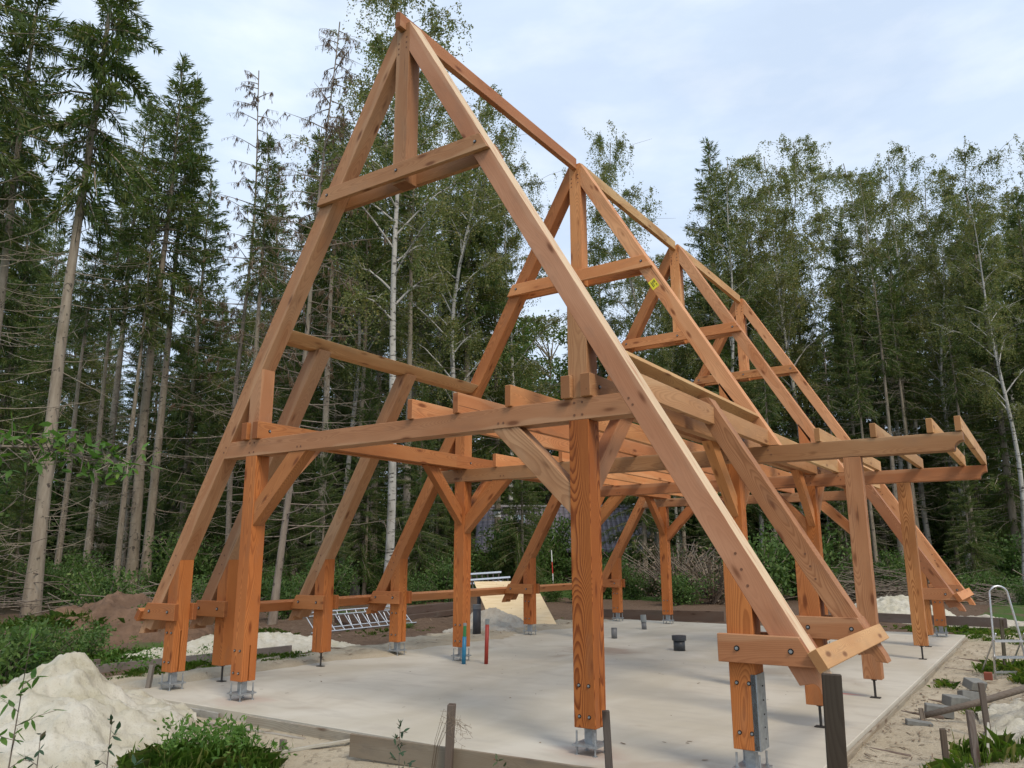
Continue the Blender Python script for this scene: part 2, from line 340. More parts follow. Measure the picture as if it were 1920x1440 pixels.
# ------------------------------------------------------------------ the ground
def ramp(a, b, x): return min(1, max(0, (x - a) / (b - a)))
def fbm(x, y, s, o=3): return noise.fractal(Vector((x * s, y * s, 3.7)), 1.0, 2.0, o)
def gz(x, y):
    d = math.hypot(x, y - 6)
    return -.1 + max(0, d - 12) * .011
def gh(x, y):
    z = gz(x, y)
    inside = max(abs(x) - 4.0, abs(y - 6.35) - 6.75)      # >0 outside the slab
    if x < -2.9 and .3 < y < 12.6:
        e_ = -3.88 + .42 * fbm(x * .3, y, .9) + .12 * fbm(x, y, 4, 2); k_ = ramp(.3, 1.0, y) * ramp(12.6, 11.8, y)
        zz_ = max(-.32, min(.0 + .03 * fbm(x, y, 3), (e_ - x) * .10)) if x > e_ else min(.035, (e_ - x) * .12) + .02 * fbm(x, y, 2.5) * ramp(0, .3, e_ - x)
        if x > -4.7: return zz_ * k_ + (-.12) * (1 - k_) if x < -3.95 else (zz_ if k_ > .5 else -.32)
        z += (zz_ + .1) * ramp(-5.3, -4.7, x) * k_
    if inside < -.15: return -.32
    a = ramp(.0, .7, inside)
    z += a * .05 * fbm(x, y, .9) + a * .025 * fbm(x, y, 3.5, 2) + .10 * ramp(3, 12, inside) * fbm(x, y, .35)
    if x < -4: z += .045 * ramp(.15, .9, inside) * (1 - ramp(1.6, 2.6, inside)) * (.6 + fbm(x, y, 1.2))
    if x > 4 and y < 9: z += .30 * ramp(4.9, 6.2, x) * ramp(9, 6.5, y) * ramp(-2, 1.5, y)
    if x > 4.03 and y < 13: z += .05 * ramp(4.5, 4.05, x) * (.6 + fbm(x, y, 1.5))
    if y < -.5: z += -.06 * ramp(-.5, -1.2, y) * ramp(4.6, 3.2, x)
    return z
def axis(fine0, fine1, step, lo, hi):
    a = list(np.arange(fine0, fine1, step)); s = step; x = fine0
    l = []
    while x > lo: s *= 1.13; x -= s; l.append(x)
    s = step; x = a[-1]; r_ = []
    while x < hi: s *= 1.13; x += s; r_.append(x)
    return l[::-1] + a + r_
X = axis(-7.5, 7.2, .085, -420, 420); Y = axis(-4.0, 14.5, .085, -60, 520)
nx, ny = len(X), len(Y)
vs = [(x, y, gh(x, y)) for y in Y for x in X]
fs = [(j * nx + i, j * nx + i + 1, (j + 1) * nx + i + 1, (j + 1) * nx + i) for j in range(ny - 1) for i in range(nx - 1)]
me = bpy.data.meshes.new('ground'); me.from_pydata(vs, [], fs); me.polygons.foreach_set('use_smooth', [True] * len(fs))
ca = me.color_attributes.new('mix', 'FLOAT_COLOR', 'POINT')
cols = []
for x, y, z in vs:
    ins = max(abs(x) - 4.0, abs(y - 6.35) - 6.75)
    f = fbm(x, y, .45)
    lim = 1.5 if x < -4 else 3.4
    if x > 4: lim = 3.8
    if y > 13 and x < 3.9: lim = .45
    sandv = 1 - ramp(lim * .6, lim * 1.25, ins + f * .8)
    if x > 4 and y > 12.5: sandv *= .6
    if y < 0: sandv = 1 - ramp(2.0, 3.2, ins + f * .6)
    gr = 0.0
    if x < -6.4 and y < 3.5: gr = .42 + .5 * f
    if x > 3.8 and y > 11: gr = .5 + .5 * f
    if y > 22 and y < 60 and -26 < x < -6: gr = .95          # lawn in front of the far house
    if y < -1.6: gr = .55 + .4 * f
    d = math.hypot(x - 2, y - 6); fl = ramp(19, 25, d)
    if -26 < x < -6 and 22 < y: fl = 0
    cols += [sandv, max(0, gr), fl, 1]
ca.data.foreach_set('color', cols)
tag(meshobj('ground', me, M_GROUND), kind='structure')

bm = bmesh.new(); n = 40
pts = []
for i in range(n): pts.append((-3.95 + 7.93 * i / n, -.36))
for i in range(n): pts.append((3.98, -.36 + 13.46 * i / n))
for i in range(n): pts.append((3.98 - 7.93 * i / n, 13.1))
for i in range(n): pts.append((-3.95, 13.1 - 13.46 * i / n))
slab = prism('concrete_slab', [(-3.95, -.36), (3.98, -.36), (3.98, 13.1), (-3.95, 13.1)], 'z', -.2, 0.0, (1, 0, 0), M_SLAB, bevel=.006)
bm.free()
# give the slab world-like object coordinates
me = slab.data; me.transform(slab.matrix_basis); slab.matrix_basis = Matrix.Identity(4)
tag(slab, kind='structure')

# ------------------------------------------------------------------ the timber frame
A_, B_, DP, ZB = 2.2665, 3.6158, .197, .2103
K, HR, WR = .5845, 7.9743, .1981
WX = WR * math.sqrt(1 + K * K)
YT = [0.0, 4.126, 8.241, 12.351]
Z0, Z1 = 2.797, 2.995
def xo(z): return K * (HR - z)
def xi(z): return xo(z) - WX
def zo(x): return HR - x / K
def zi(x): return HR - (x + WX) / K
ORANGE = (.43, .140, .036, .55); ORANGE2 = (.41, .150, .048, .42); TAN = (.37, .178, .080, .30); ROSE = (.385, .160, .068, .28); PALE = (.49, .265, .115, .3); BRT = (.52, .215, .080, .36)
random.seed(7)
def col(c, v=.13):
    k = 1 + random.uniform(-v, v) * 1.2; return (c[0] * k, c[1] * k * (1 + random.uniform(-.03, .03)), c[2] * k, c[3])
frame = empty('timber_building'); tag(frame, 'large unfinished house frame of orange brown fir timbers standing on the concrete slab', 'timber frame')
W = M_WOOD
def mx_(pts, s): return [(s * a, b) for a, b in pts]
def disc(parent, name, p, axis, r, m, t=.006):
    bm = bmesh.new(); p = Vector(p); ax = Vector(axis)
    tube(bm, [p, p + ax * t], r, 10)
    o = bmobj(name, bm, m, parent)
    if parent is not frame: o.matrix_parent_inverse = Matrix.Identity(4); o.matrix_basis = parent.matrix_basis.inverted()
    return o
def sub(o, parent):                      # object built in world coordinates becomes a child of a frame part
    o.parent = parent; o.matrix_basis = parent.matrix_basis.inverted() @ o.matrix_basis; return o
def bolt(parent, p, axis=(0, -1, 0), r=.022, rim=True):
    bm = bmesh.new(); p = Vector(p); ax = Vector(axis)
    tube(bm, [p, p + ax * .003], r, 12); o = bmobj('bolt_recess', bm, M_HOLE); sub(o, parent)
    bm = bmesh.new(); tube(bm, [p + ax * .0035, p + ax * .012], r * .58, 8)
    tube(bm, [p + ax * .012, p + ax * .017], [r * .3, r * .26], 8)
    b = bmobj('bolt', bm, M_GALV); sub(b, parent)
def peg(parent, x, z, y=0.0, r=.011):
    bm = bmesh.new(); tube(bm, [(x, y - .003, z), (x, y + .004, z)], r, 8); sub(bmobj('peg', bm, M_PEG), parent)
def steel_base(post, x, y):
    bm = bmesh.new(); bar(bm, (x, y, .08), (x, y, ZB + .01), .075, .075)
    bar(bm, (x - .115, y, .075), (x + .115, y, .075), .23, .016)
    for a in (-1, 1):
        for b in (-1, 1):
            px, py = x + a * .085, y + b * .085
            tube(bm, [(px, py, -.02), (px, py, .185)], .0085, 8)
            tube(bm, [(px, py, .0835), (px, py, .097)], .0145, 6); tube(bm, [(px, py, .053), (px, py, .0665)], .0145, 6)
            tube(bm, [(px, py, .0), (px, py, .006)], .022, 8)
    sub(bmobj('steel_base', bm, M_GALV), post)
def leg(post, x, y):
    bm = bmesh.new(); tube(bm, [(x, y, .004), (x, y, ZB + .02)], .0135, 10); bar(bm, (x - .055, y, .006), (x + .055, y, .006), .08, .008)
    tube(bm, [(x, y, ZB - .02), (x, y, ZB - .001)], .03, 6)
    sub(bmobj('support_leg', bm, M_DARKSTEEL), post)
def slotted(y0, y1, ztop, zs=.6):
    m_ = (y0 + y1) / 2
    return [(y0, ZB), (m_ - .008, ZB), (m_ - .008, zs), (m_ + .008, zs), (m_ + .008, ZB), (y1, ZB), (y1, ztop), (y0, ztop)]
def inner_post(x, y, label=None, steel=True, c=ORANGE):
    p = prism('post', slotted(y, y + DP, Z0 - .001), 'x', x - .1, x + .1, (0, 0, 1), W, frame, col(c, .04))
    if label: p['label'] = label
    steel_base(p, x, y + DP / 2)
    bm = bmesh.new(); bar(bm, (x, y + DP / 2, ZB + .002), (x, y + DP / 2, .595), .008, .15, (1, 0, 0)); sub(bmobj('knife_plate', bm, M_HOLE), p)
    for dx in (-.046, .046):
        for z in (.301, .545): bolt(p, (x + dx, y, z), r=.016)
    return p
def eave_post(s, y, w=DP, steel=True, plate=False):
    xa, xb = (B_ - .1), (B_ + .1)
    # top is cut by the underside of the rafter
    co = (s * xi(1.4), y, 1.4); no = Vector((s * 1, 0, K)).normalized()
    pr = slotted(y, y + w, 2.0, .70) if steel else [(y, ZB), (y + w, ZB), (y + w, 2.0), (y, 2.0)]
    p = prism('post', pr, 'x', min(s * xa, s * xb), max(s * xa, s * xb), (0, 0, 1), W, frame, col(ORANGE if s < 0 or y < 1 else ORANGE2, .05), cuts=[(co, no)])
    x = s * B_
    if steel:
        steel_base(p, x, y + w / 2)
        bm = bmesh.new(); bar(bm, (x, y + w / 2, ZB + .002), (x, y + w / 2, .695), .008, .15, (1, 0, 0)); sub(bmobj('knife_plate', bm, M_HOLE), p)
        for dx in (-.046, .046):
            for z in (.328, .676): bolt(p, (x + dx, y, z), r=.016)
    else: leg(p, x, y + w / 2)
    if plate:
        bm = bmesh.new(); xx = x + s * .103; t = .005
        bar(bm, (xx, y + w / 2, ZB), (xx, y + w / 2, .74), w - .004, t, (1, 0, 0))
        for yy in (y + .002, y + w - .005): bar(bm, (xx - s * .022, yy, ZB), (xx - s * .022, yy, .74), .004, .045, (1, 0, 0))
        o = bmobj('steel_side_plate', bm, M_GALV); sub(o, p)
        for z in (.28, .36, .45, .55, .65):
            bm = bmesh.new(); tube(bm, [(xx + s * .003, y + w * .62, z), (xx + s * .008, y + w * .62, z)], .006, 6); sub(bmobj('screw', bm, M_DARKSTEEL), p)
    return p
def clamp(s, y, w):
    r = []
    for ya, yb in ((y - .06, y - .001), (y + w + .001, y + w + .06)):
        pts = [(3.458, .825), (xo(.825), .825), (xo(1.028), 1.028), (3.458, 1.028)]
        c_ = prism('eave_clamp', mx_(pts, s), 'y', ya, yb, (1, 0, 0), W, frame, col(ROSE if s > 0 else ORANGE2, .08))
        r.append(c_)
    for x in (3.606, 4.0): bolt(r[0], (s * x, y - .06, .928), r=.021)
def tail(s):
    xin, zin = xi(.69), .69; o_ = []
    o_.append((xin, zin))
    for k in range(1, 7):                                    # concave cove cut on the rafter end
        a = k / 6 * math.pi / 2
        o_.append((xin + .035 + .11 * math.sin(a), zin + .0 + .03 * math.sin(2 * a) - .045 * (1 - math.cos(a))))
    o_.append((xo(.635) - .012, .635)); o_.append((xo(.70), .70))
    return o_
def rafter(s, y, w, ztop=None, full=True, c=TAN, zlow=None):
    """full: from the king post; otherwise from a purlin at height ztop; zlow: cut flat on a tie beam"""
    if full: top = [(.1, zo(.1)), (.1, zi(.1))]
    else: top = [(xo(ztop), ztop), (xi(ztop) , ztop)]
    low = tail(s) if zlow is None else [(xi(zlow), zlow), (xo(zlow), zlow)]
    pts = [top[0], top[1]] + low
    d = (s * K, 0, -1)
    return prism('rafter', mx_(pts, s), 'y', y, y + w, d, W, frame, col(c))
for i, y in enumerate(YT):
    for s in (-1, 1):
        inner_post(s * A_, y, 'thick orange front post with a strong flame grain' if (i == 0 and s > 0) else None, c=(.35, .108, .025, 1.0) if (i == 0 and s > 0) else ORANGE)
        # stub between tie beam and rafter, slimmer where the two wall plates clasp it
        xa, xb = A_ - .1, A_ + .1
        top = [(xb, zi(xb)), (xa, zi(xa))]
        if s > 0 and i in (1, 2): top = [(xb, 3.62), (xa, 3.92)]
        pts = [(A_ - .05, Z1), (A_ + .05, Z1), (A_ + .05, Z1 + .212), (xb, Z1 + .212)] + top + [(xa, Z1 + .212), (A_ - .05, Z1 + .212)]
        prism('post_stub', mx_(pts, s), 'y', y, y + DP, (0, 0, 1), W, frame, col(TAN if i == 0 else ORANGE2))
        trunc = s > 0 and i in (1, 2)
        rc = (.37, .178, .090, .12) if (i == 0 and s > 0) else (TAN if i == 0 else ORANGE2 if s < 0 else (.52, .225, .092, .3))
        r_ = rafter(s, y, DP, c=rc, zlow=Z1 if trunc else None)
        if i == 1 and s > 0: RB = r_
        if i == 0 and s > 0: r_.data.materials[0] = M_WOODE; r_['label'] = 'front right rafter with a pale cream upper edge'
        if not trunc:
            eave_post(s, y, steel=True, plate=(s > 0 and i == 0))
            clamp(s, y, DP)
            for a, z in ((3.5, 1.62), (3.54, 1.5), (3.58, 1.38)): peg(r_, s * (a + .12), z, y)
        for a, z in ((2.766, 2.938), (2.803, 2.877)): peg(r_, s * a, z, y)
        # brace in the plane of the truss
        yb0, yb1 = y + .012, y + .165
        P0, P1, P2, P3 = (A_ - .1, 1.96), (A_ - .1, 2.235), (1.61, Z0), (1.31, Z0)
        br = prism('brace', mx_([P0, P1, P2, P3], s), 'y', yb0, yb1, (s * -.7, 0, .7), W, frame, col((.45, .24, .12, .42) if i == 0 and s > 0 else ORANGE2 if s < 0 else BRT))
        # longitudinal braces up to the wall plates
        for dr in (-1, 1):
            if i == 0 and dr < 0 or i == 3 and dr > 0: continue
            yf = y + DP if dr > 0 else y
            pts = [(yf, 2.10), (yf, 2.36), (yf + dr * .635, Z1), (yf + dr * .895, Z1)]
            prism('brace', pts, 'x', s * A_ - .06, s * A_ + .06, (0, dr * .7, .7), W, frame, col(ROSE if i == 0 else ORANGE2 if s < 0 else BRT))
    # tie beam (two middle ones run out to carry the porch roof)
    xr = xi(Z0)
    L = [(-xi(Z1), Z1), (-xi(Z0), Z0)]
    if i in (1, 2):
        Rr = [(4.862, Z0 - .02)]
        for k in range(0, 7):
            a = k / 6 * math.pi / 2; Rr.append((4.968 - .098 * math.cos(a), Z0 - .005 + .095 * math.sin(a)))
        Rr += [(4.968, Z1 - .008)]
    else: Rr = [(xi(Z0), Z0), (xi(Z1), Z1)]
    tb = prism('tie_beam', L + Rr, 'y', y + .001, y + DP - .001, (1, 0, 0), W, frame, col(TAN if i != 2 else ROSE))
    for s in (-1, 1):
        for dx in (-.04, .04):
            peg(tb, s * A_ + dx, Z0 + .045, y); peg(tb, s * A_ + dx, Z1 - .04, y)
        for dx in (-.03, .03): peg(tb, s * 1.42 + dx, Z0 + .05, y)
    # king post, collar pair, ridge
    prism('king_post', [(-.1, 5.75), (.1, 5.75), (.1, 7.803), (.045, 7.80), (.045, 7.70), (-.045, 7.70), (-.045, 7.8), (-.1, 7.803)], 'y', y, y + DP, (0, 0, 1), W, frame, col(TAN if i == 0 else ORANGE2)) if i == 0 else \
        prism('king_post', [(-.1, 5.75), (.1, 5.75), (.1, 7.803), (-.1, 7.803)], 'y', y, y + DP, (0, 0, 1), W, frame, col(BRT), cuts=[])
    kp = frame.children[-1]
    for dx in (-.06, .06):
        for z in (7.42, 7.49, 7.56): peg(kp, dx, z + (.05 if dx > 0 else 0), y)
    for ya, yb in ((y - .06, y - .001), (y + DP + .001, y + DP + .06)):
        cb = prism('collar_beam', [(-xo(5.777), 5.777), (xo(5.777), 5.777), (xo(5.966), 5.966), (-xo(5.966), 5.966)], 'y', ya, yb, (1, 0, 0), W, frame, col(TAN if i == 0 else BRT))
        if ya < y:
            for x in (-1.106, .011, 1.124): bolt(cb, (x, ya, 5.877), r=.02)
# ridge beams: one length per bay
for a, b, c in ((-.10, YT[1] - .001, ROSE), (YT[1] + DP + .001, YT[2] - .001, PALE), (YT[2] + DP + .001, YT[3] - .001, PALE)):
    zt = 7.915
    prism('ridge_beam', [(-.043, 7.705), (.043, 7.705), (.043, zt - .03), (0, zt), (-.043, zt - .03)], 'y', a, b, (0, 1, 0), W, frame, col(c))
# double wall plates clasping the stubs, notched 50 mm
for s in (-1, 1):
    for k, (xa, xb) in enumerate(((A_ - .152, A_ - .052), (A_ + .052, A_ + .152))):
        for a, b in ((-.05, 8.9), (8.902, 12.6)):
            if s < 0: a, b = ((-.05, 3.86), (3.862, 12.6))[0 if a < 0 else 1]
            o = box('wall_plate', min(s * xa, s * xb), max(s * xa, s * xb), a, b, Z1 + .001, Z1 + .211, (0, 1, 0), W, frame, col(ORANGE2 if s < 0 else TAN))
            for yy in (.13, 4.22, 8.34):
                if a < yy < b and k == 0 and s < 0: bolt(o, (s * xa, yy, 3.10), axis=(1, 0, 0), r=.02)
                if a < yy < b and k == 1 and s > 0: bolt(o, (s * xb, yy, 3.10), axis=(1, 0, 0), r=.02)
# floor joists
for x in (.287, .888, 1.52): box('floor_joist', x - .034, x + .034, -.03, 12.6, Z1 + .001, Z1 + .208, (0, 1, 0), W, frame, col(BRT))
for x in (-.325, -.937, -1.548): box('floor_joist', x - .034, x + .034, YT[1] - .03, 12.6, Z1 + .001, Z1 + .208, (0, 1, 0), W, frame, col(BRT))
for a, b in ((DP + .01, 2.10), (2.33, YT[1] + DP + .02), (YT[1] + DP + .03, YT[2] + DP + .03), (YT[2] + DP + .04, 12.3)):
    box('floor_joist', 2.715, 2.785, a, b, Z1 + .001, Z1 + .205, (0, 1, 0), W, frame, col(PALE))
for x, ztop in ((3.39, .17), (4.035, .17), (4.645, .17), (4.935, .17)):
    o = prism('porch_joist', [(x - .034, Z1 + .001), (x + .034, Z1 + .001), (x + .034, Z1 + ztop), (x - .034, Z1 + ztop)], 'y', YT[1] - .02, YT[2] + DP + .02, (0, 1, 0), W, frame, col(PALE))
# porch posts on thin legs
for i in (1, 2):
    y = YT[i]
    p = prism('porch_post', [(3.663, ZB), (3.863, ZB), (3.863, Z0 - .022), (3.663, Z0 - .022)], 'y', y, y + .15, (0, 0, 1), W, frame, col((.38, .165, .075, .45) if i == 1 else (.46, .205, .075, .8), .02))
    leg(p, 3.763, y + .075)
# purlins and intermediate rafters
PUR = [(xo(3.43), 3.43), (xo(3.43) + .030, 3.378), (xo(3.43) - .125, 3.288), (xo(3.43) - .155, 3.340)]
prism('purlin', [(-xo(4.37), 4.37), (-xo(4.25), 4.25), (-xo(4.25) + .15, 4.25), (-xo(4.37) + .22, 4.37)], 'y', DP, YT[1] - .001, (0, 1, 0), W, frame, col(PALE))
prism('purlin', PUR, 'y', DP, YT[1] - .001, (0, 1, 0), W, frame, col(PALE))
prism('purlin', PUR, 'y', YT[2] + DP, YT[3] - .001, (0, 1, 0), W, frame, col(PALE))
for s, y, zt in ((-1, .72, 4.249), (-1, 2.44, 4.249), (1, 2.11, 3.299), (1, 10.2, 3.299)):
    w_ = .2
    r_ = rafter(s, y, w_, ztop=zt, full=False, c=(TAN if s < 0 else (.38, .17, .08, .5)))
    eave_post(s, y, w_, steel=False); clamp(s, y, w_)
    for a, z in ((3.62, 1.62), (3.66, 1.5), (3.70, 1.38)): peg(r_, s * a, z, y)
# eave boards lying on the rafter ends
n_ = Vector((1, 0, K)).normalized(); dn = Vector((K, 0, -1)).normalized()
def eave(s, y0, y1, c=PALE):
    z = .925; a = Vector((xo(z), 0, z)) + n_ * .001; pts = [a, a + n_ * .075, a + n_ * .075 + dn * .15, a + dn * .15]
    prism('eave_board', mx_([(p.x, p.z) for p in pts], s), 'y', y0, y1, (0, 1, 0), W, frame, col(c))
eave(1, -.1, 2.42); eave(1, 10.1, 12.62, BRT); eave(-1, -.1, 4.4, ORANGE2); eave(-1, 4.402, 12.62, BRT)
# yellow sticker on the second truss
u_ = dn; v_ = n_; c0 = Vector((1.285, YT[1] - .003, 5.50))
bm = bmesh.new(); q = [c0 + u_ * a * .058 + v_ * b * .075 for a, b in ((-1, -1), (1, -1), (1, 1), (-1, 1))]
q = [c0 + (u_ * a * .075 + v_ * b * .058) for a, b in ((-1, -1), (1, -1), (1, 1), (-1, 1))]
f_ = [bm.verts.new(p) for p in q]; g_ = [bm.verts.new(p + Vector((0, .0025, 0))) for p in q]; bm.faces.new(f_); bm.faces.new(g_[::-1])
for k in range(4): bm.faces.new((f_[k], g_[k], g_[(k + 1) % 4], f_[(k + 1) % 4]))
st = bmobj('yellow_sticker', bm, M_YEL); sub(st, RB); st['label'] = 'small yellow sticker with black lettering'
bm = bmesh.new()
for b, a0, a1, h in ((.036, -.055, -.005, .010), (.018, -.05, -.01, .006), (.0, -.045, .04, .006), (-.022, -.05, .045, .009), (.036, .02, .035, .018), (.036, .045, .055, .008)):
    bar(bm, c0 + u_ * a0 + v_ * b + Vector((0, -.0022, 0)), c0 + u_ * a1 + v_ * b + Vector((0, -.0022, 0)), .002, h, v_)
sub(bmobj('sticker_print', bm, M_INK), RB)

# ------------------------------------------------------------------ site clutter
def heap(name, cx, cy, rx, ry, h, m, rot=0, seed=0, pw=1.25, lump=.16, ridge=0, res=110, z0=-.16):
    bm = bmesh.new(); rows = []
    for j in range(res + 1):
        row = []
        for i in range(res + 1):
            a, b = i / res * 2 - 1, j / res * 2 - 1
            d = math.hypot(a, b)
            x = a * rx; y = b * ry
            nn = fbm(x * 1.0 + seed, y + seed * 2, 1.3, 4)
            dd = d * (1 + .22 * fbm(a * .9 + seed, b * .9, 1.2, 2))
            z = h * max(0, 1 - dd ** pw) ** 1.0 if dd < 1 else -.03 * (dd - 1)
            z += (lump * h) * nn * (1 if dd < 1 else .1) * min(1, 1.2 - min(1.1, dd)) + (.035 * fbm(x + seed, y, 6, 3) + .07 * abs(fbm(x - seed, y, 3.0, 5)) + .03 * abs(fbm(x, y - seed, 9, 3))) * (dd < .98)
            row.append(bm.verts.new((x, y, z)))
        rows.append(row)
    for j in range(res):
        for i in range(res):
            if math.hypot((i + .5) / res * 2 - 1, (j + .5) / res * 2 - 1) < 1.12: bm.faces.new((rows[j][i], rows[j][i + 1], rows[j + 1][i + 1], rows[j + 1][i]))
    for v in [v for v in bm.verts if not v.link_faces]: bm.verts.remove(v)
    o = bmobj(name, bm, m, smooth=True); o.location = (cx, cy, z0); o.rotation_euler = (0, 0, rot)
    return o
tag(heap('sand_heap', -2.95, -1.6, 1.85, 1.32, .57, M_SAND, R(-30), 3, 1.1, .42), 'big pale sand heap with two humps at the front left corner of the slab', 'sand heap')
tag(heap('sand_heap', -6.9, 3.6, 2.3, 1.0, .36, M_SAND, R(68), 9, 1.4), 'long low pale sand heap behind the grey board left of the slab', 'sand heap')
tag(heap('sand_heap', -5.3, 9.35, 1.15, 1.75, .50, M_SANDD, R(35), 14, 1.4, .35), 'grey lumpy sand heap at the foot of the leaning plywood sheet', 'sand heap')
tag(heap('sand_heap', 2.0, 18.3, 1.7, 1.4, .62, M_SAND, 0, 21, 2.0), 'rounded pale sand heap behind the far right corner of the slab', 'sand heap')
tag(heap('sand_heap', 4.0, 17.4, 1.4, .8, .26, M_SANDD, 0, 25, 1.4), 'small flat sand heap right of the rounded one behind the slab', 'sand heap')
tag(heap('sand_bank', 6.5, 3.4, 1.6, 3.4, .50, M_SAND, R(8), 31, 1.3, .3), 'sloping sand bank at the right edge below the stepladder', 'sand bank')
tag(heap('soil_heap', -11.4, 3.9, 2.0, 2.4, .95, M_DIRT, R(20), 41, 1.3, .4), 'reddish brown soil heap at the forest edge on the left', 'soil heap')

def stake(x, y, top, w, d, label, lean=(0, 0), c=(.16, .125, .10, .6), rot=0.0, bot=-.3):
    o = beam('wooden_stake', (x, y, bot), (x + lean[0], y + lean[1], top), w, d, M_OLDD if c[0] < .12 else M_OLD, None, c, .004, (math.cos(rot), math.sin(rot), 0))
    return tag(o, label, 'stake', 'wooden stakes around the slab')
stake(4.79, -2.50, 1.123, .078, .026, 'thick dark brown stake in front of the right end of the frame', (.03, 0), (.050, .038, .027, .5), -1.34)
stake(1.40, -.72, .425, .06, .075, 'grey brown stake nailed to the front board near the middle', (.035, 0), (.115, .085, .065, .5), -1.1)
stake(2.74, -.47, .465, .05, .055, 'slim dark stake beside the foot of the thick front post', (-.03, 0), (.08, .065, .055, .6), .55)
stake(4.74, 1.47, .235, .045, .045, 'short round topped stake at the lower right, nearest the big dark stake', (0, 0), (.10, .075, .055, .6), .3)
stake(4.945, 1.6, .375, .07, .05, 'middle stake of the lower right group, beside the pale board on edge', (-.01, 0), (.16, .13, .11, .6), .3)
stake(4.94, 3.07, .40, .05, .05, 'stake crossing the long pole at the lower right', (-.015, 0), (.12, .095, .075, .6), .3)
stake(4.86, 8.2, .66, .045, .045, 'thin stake standing behind the stepladder', (.04, 0), (.10, .085, .06, .6), .3)
stake(-3.98, -.02, .28, .07, .05, 'leaning grey stake beside the front left post base', (.05, .03), (.17, .145, .12, .6), .6)
stake(-6.3, .62, .12, .08, .06, 'stake at the left end of the long grey board', (0, 0), (.15, .12, .10, .6), .3)
stake(-5.95, 2.7, .0, .06, .05, 'low stake under the long grey board', (0, 0), (.15, .12, .10, .6), .3)
def board(name, p0, p1, w, h, label, c=(.22, .18, .14, .5), cat='board', group=None, bevel=.003):
    o = beam(name, p0, p1, w, h, M_OLD, None, c, bevel); return tag(o, label, cat, group)
board('plank', (.34, -.75, -.01), (3.2, -.48, -.03), .03, .185, 'weathered plank on edge along the front of the slab', (.20, .155, .11, .25))
board('plank', (-6.2, .51, -.02), (-5.84, 3.9, -.02), .03, .15, 'long grey plank on edge left of the slab, nailed to stakes', (.19, .165, .15, .5))
board('plank', (-5.75, .9, -.11), (-5.3, 4.0, -.12), .03, .12, 'lower grey plank lying in the grass left of the slab', (.22, .20, .18, .4))
board('formwork_board', (-3.15, -.42, -.10), (-1.95, -.42, -.11), .03, .16, 'grey formwork plank at the foot of the big sand heap', (.27, .25, .22, .3))
board('formwork_board', (-1.5, -.41, -.085), (3.3, -.42, -.085), .035, .15, 'long formwork plank along the front edge of the slab', (.30, .26, .20, .4))
board('formwork_board', (4.005, -.2, -.10), (4.01, 13.0, -.10), .025, .13, 'long formwork plank along the right edge of the slab', (.27, .225, .165, .3))
board('formwork_board', (-1.9, -.62, -.10), (-.5, -.52, -.12), .04, .05, 'thin batten beside the front edge of the slab', (.30, .25, .2, .4))
board('prop_batten', (-.35, -.95, -.12), (.05, -.44, -.06), .04, .025, 'short batten propping the front formwork, left end', (.36, .31, .24, .4))
board('prop_batten', (1.05, -.66, -.03), (1.3, -.43, -.03), .045, .02, 'short batten propping the front formwork behind the plank', (.36, .31, .24, .4))
board('peg_board', (-.36, -.9, -.2), (-.36, -.9, -.02), .07, .03, 'short wooden peg in the sand before the slab', (.20, .165, .13, .4), 'peg')
board('plank', (5.02, 1.75, -.0), (4.95, 3.0, -.02), .02, .16, 'pale plank on edge between the two lower right stakes', (.40, .36, .29, .3))
board('plank', (-5.6, 13.75, .02), (-1.55, 14.4, .05), .04, .30, 'wide brown plank on edge behind the far side of the slab', (.13, .085, .06, .5))
board('plank', (1.2, 16.1, .08), (4.6, 16.2, .05), .04, .22, 'brown plank on edge in front of the far right sand heap', (.12, .09, .075, .5))
board('timber_sleeper', (-9.2, 8.2, .10), (-9.6, 13.9, .16), .16, .20, 'old brown sleeper, upper one of the two behind the lying ladder', (.10, .065, .05, .6), 'sleeper')
board('timber_sleeper', (-9.0, 8.3, -.05), (-9.35, 13.6, -.02), .18, .14, 'old brown sleeper, lower one of the two behind the lying ladder', (.09, .06, .045, .6), 'sleeper')
bm = bmesh.new(); tube(bm, [(4.30, 3.68, -.06), (4.8, 3.8, .10), (5.25, 3.89, .27), (5.9, 4.1, .5)], [.03, .032, .034, .036], 10)
pole = bmobj('pole', bm, M_OLD, None, (.17, .14, .11, .5), True); tag(pole, 'long thin grey pole slanting up over the sand at the lower right', 'pole')
stake(4.33, 3.62, .03, .045, .045, 'short peg holding the low end of the slanting pole', (-.03, 0), (.22, .18, .14, .5), .3)
# right edge of the slab: little formwork pegs
for k, y in enumerate((1.9, 3.9, 4.9, 6.6, 8.0, 9.4)):
    o = beam('formwork_peg', (4.05 + .01 * k, y, -.075), (4.42 + .05 * (k % 3), y + .05 * (k % 2), -.10), .045, .03, M_OLD, None, (.15, .11, .085, .5))
    tag(o, 'short dark peg lying against the right formwork of the slab', 'peg', 'formwork pegs along the right slab edge')
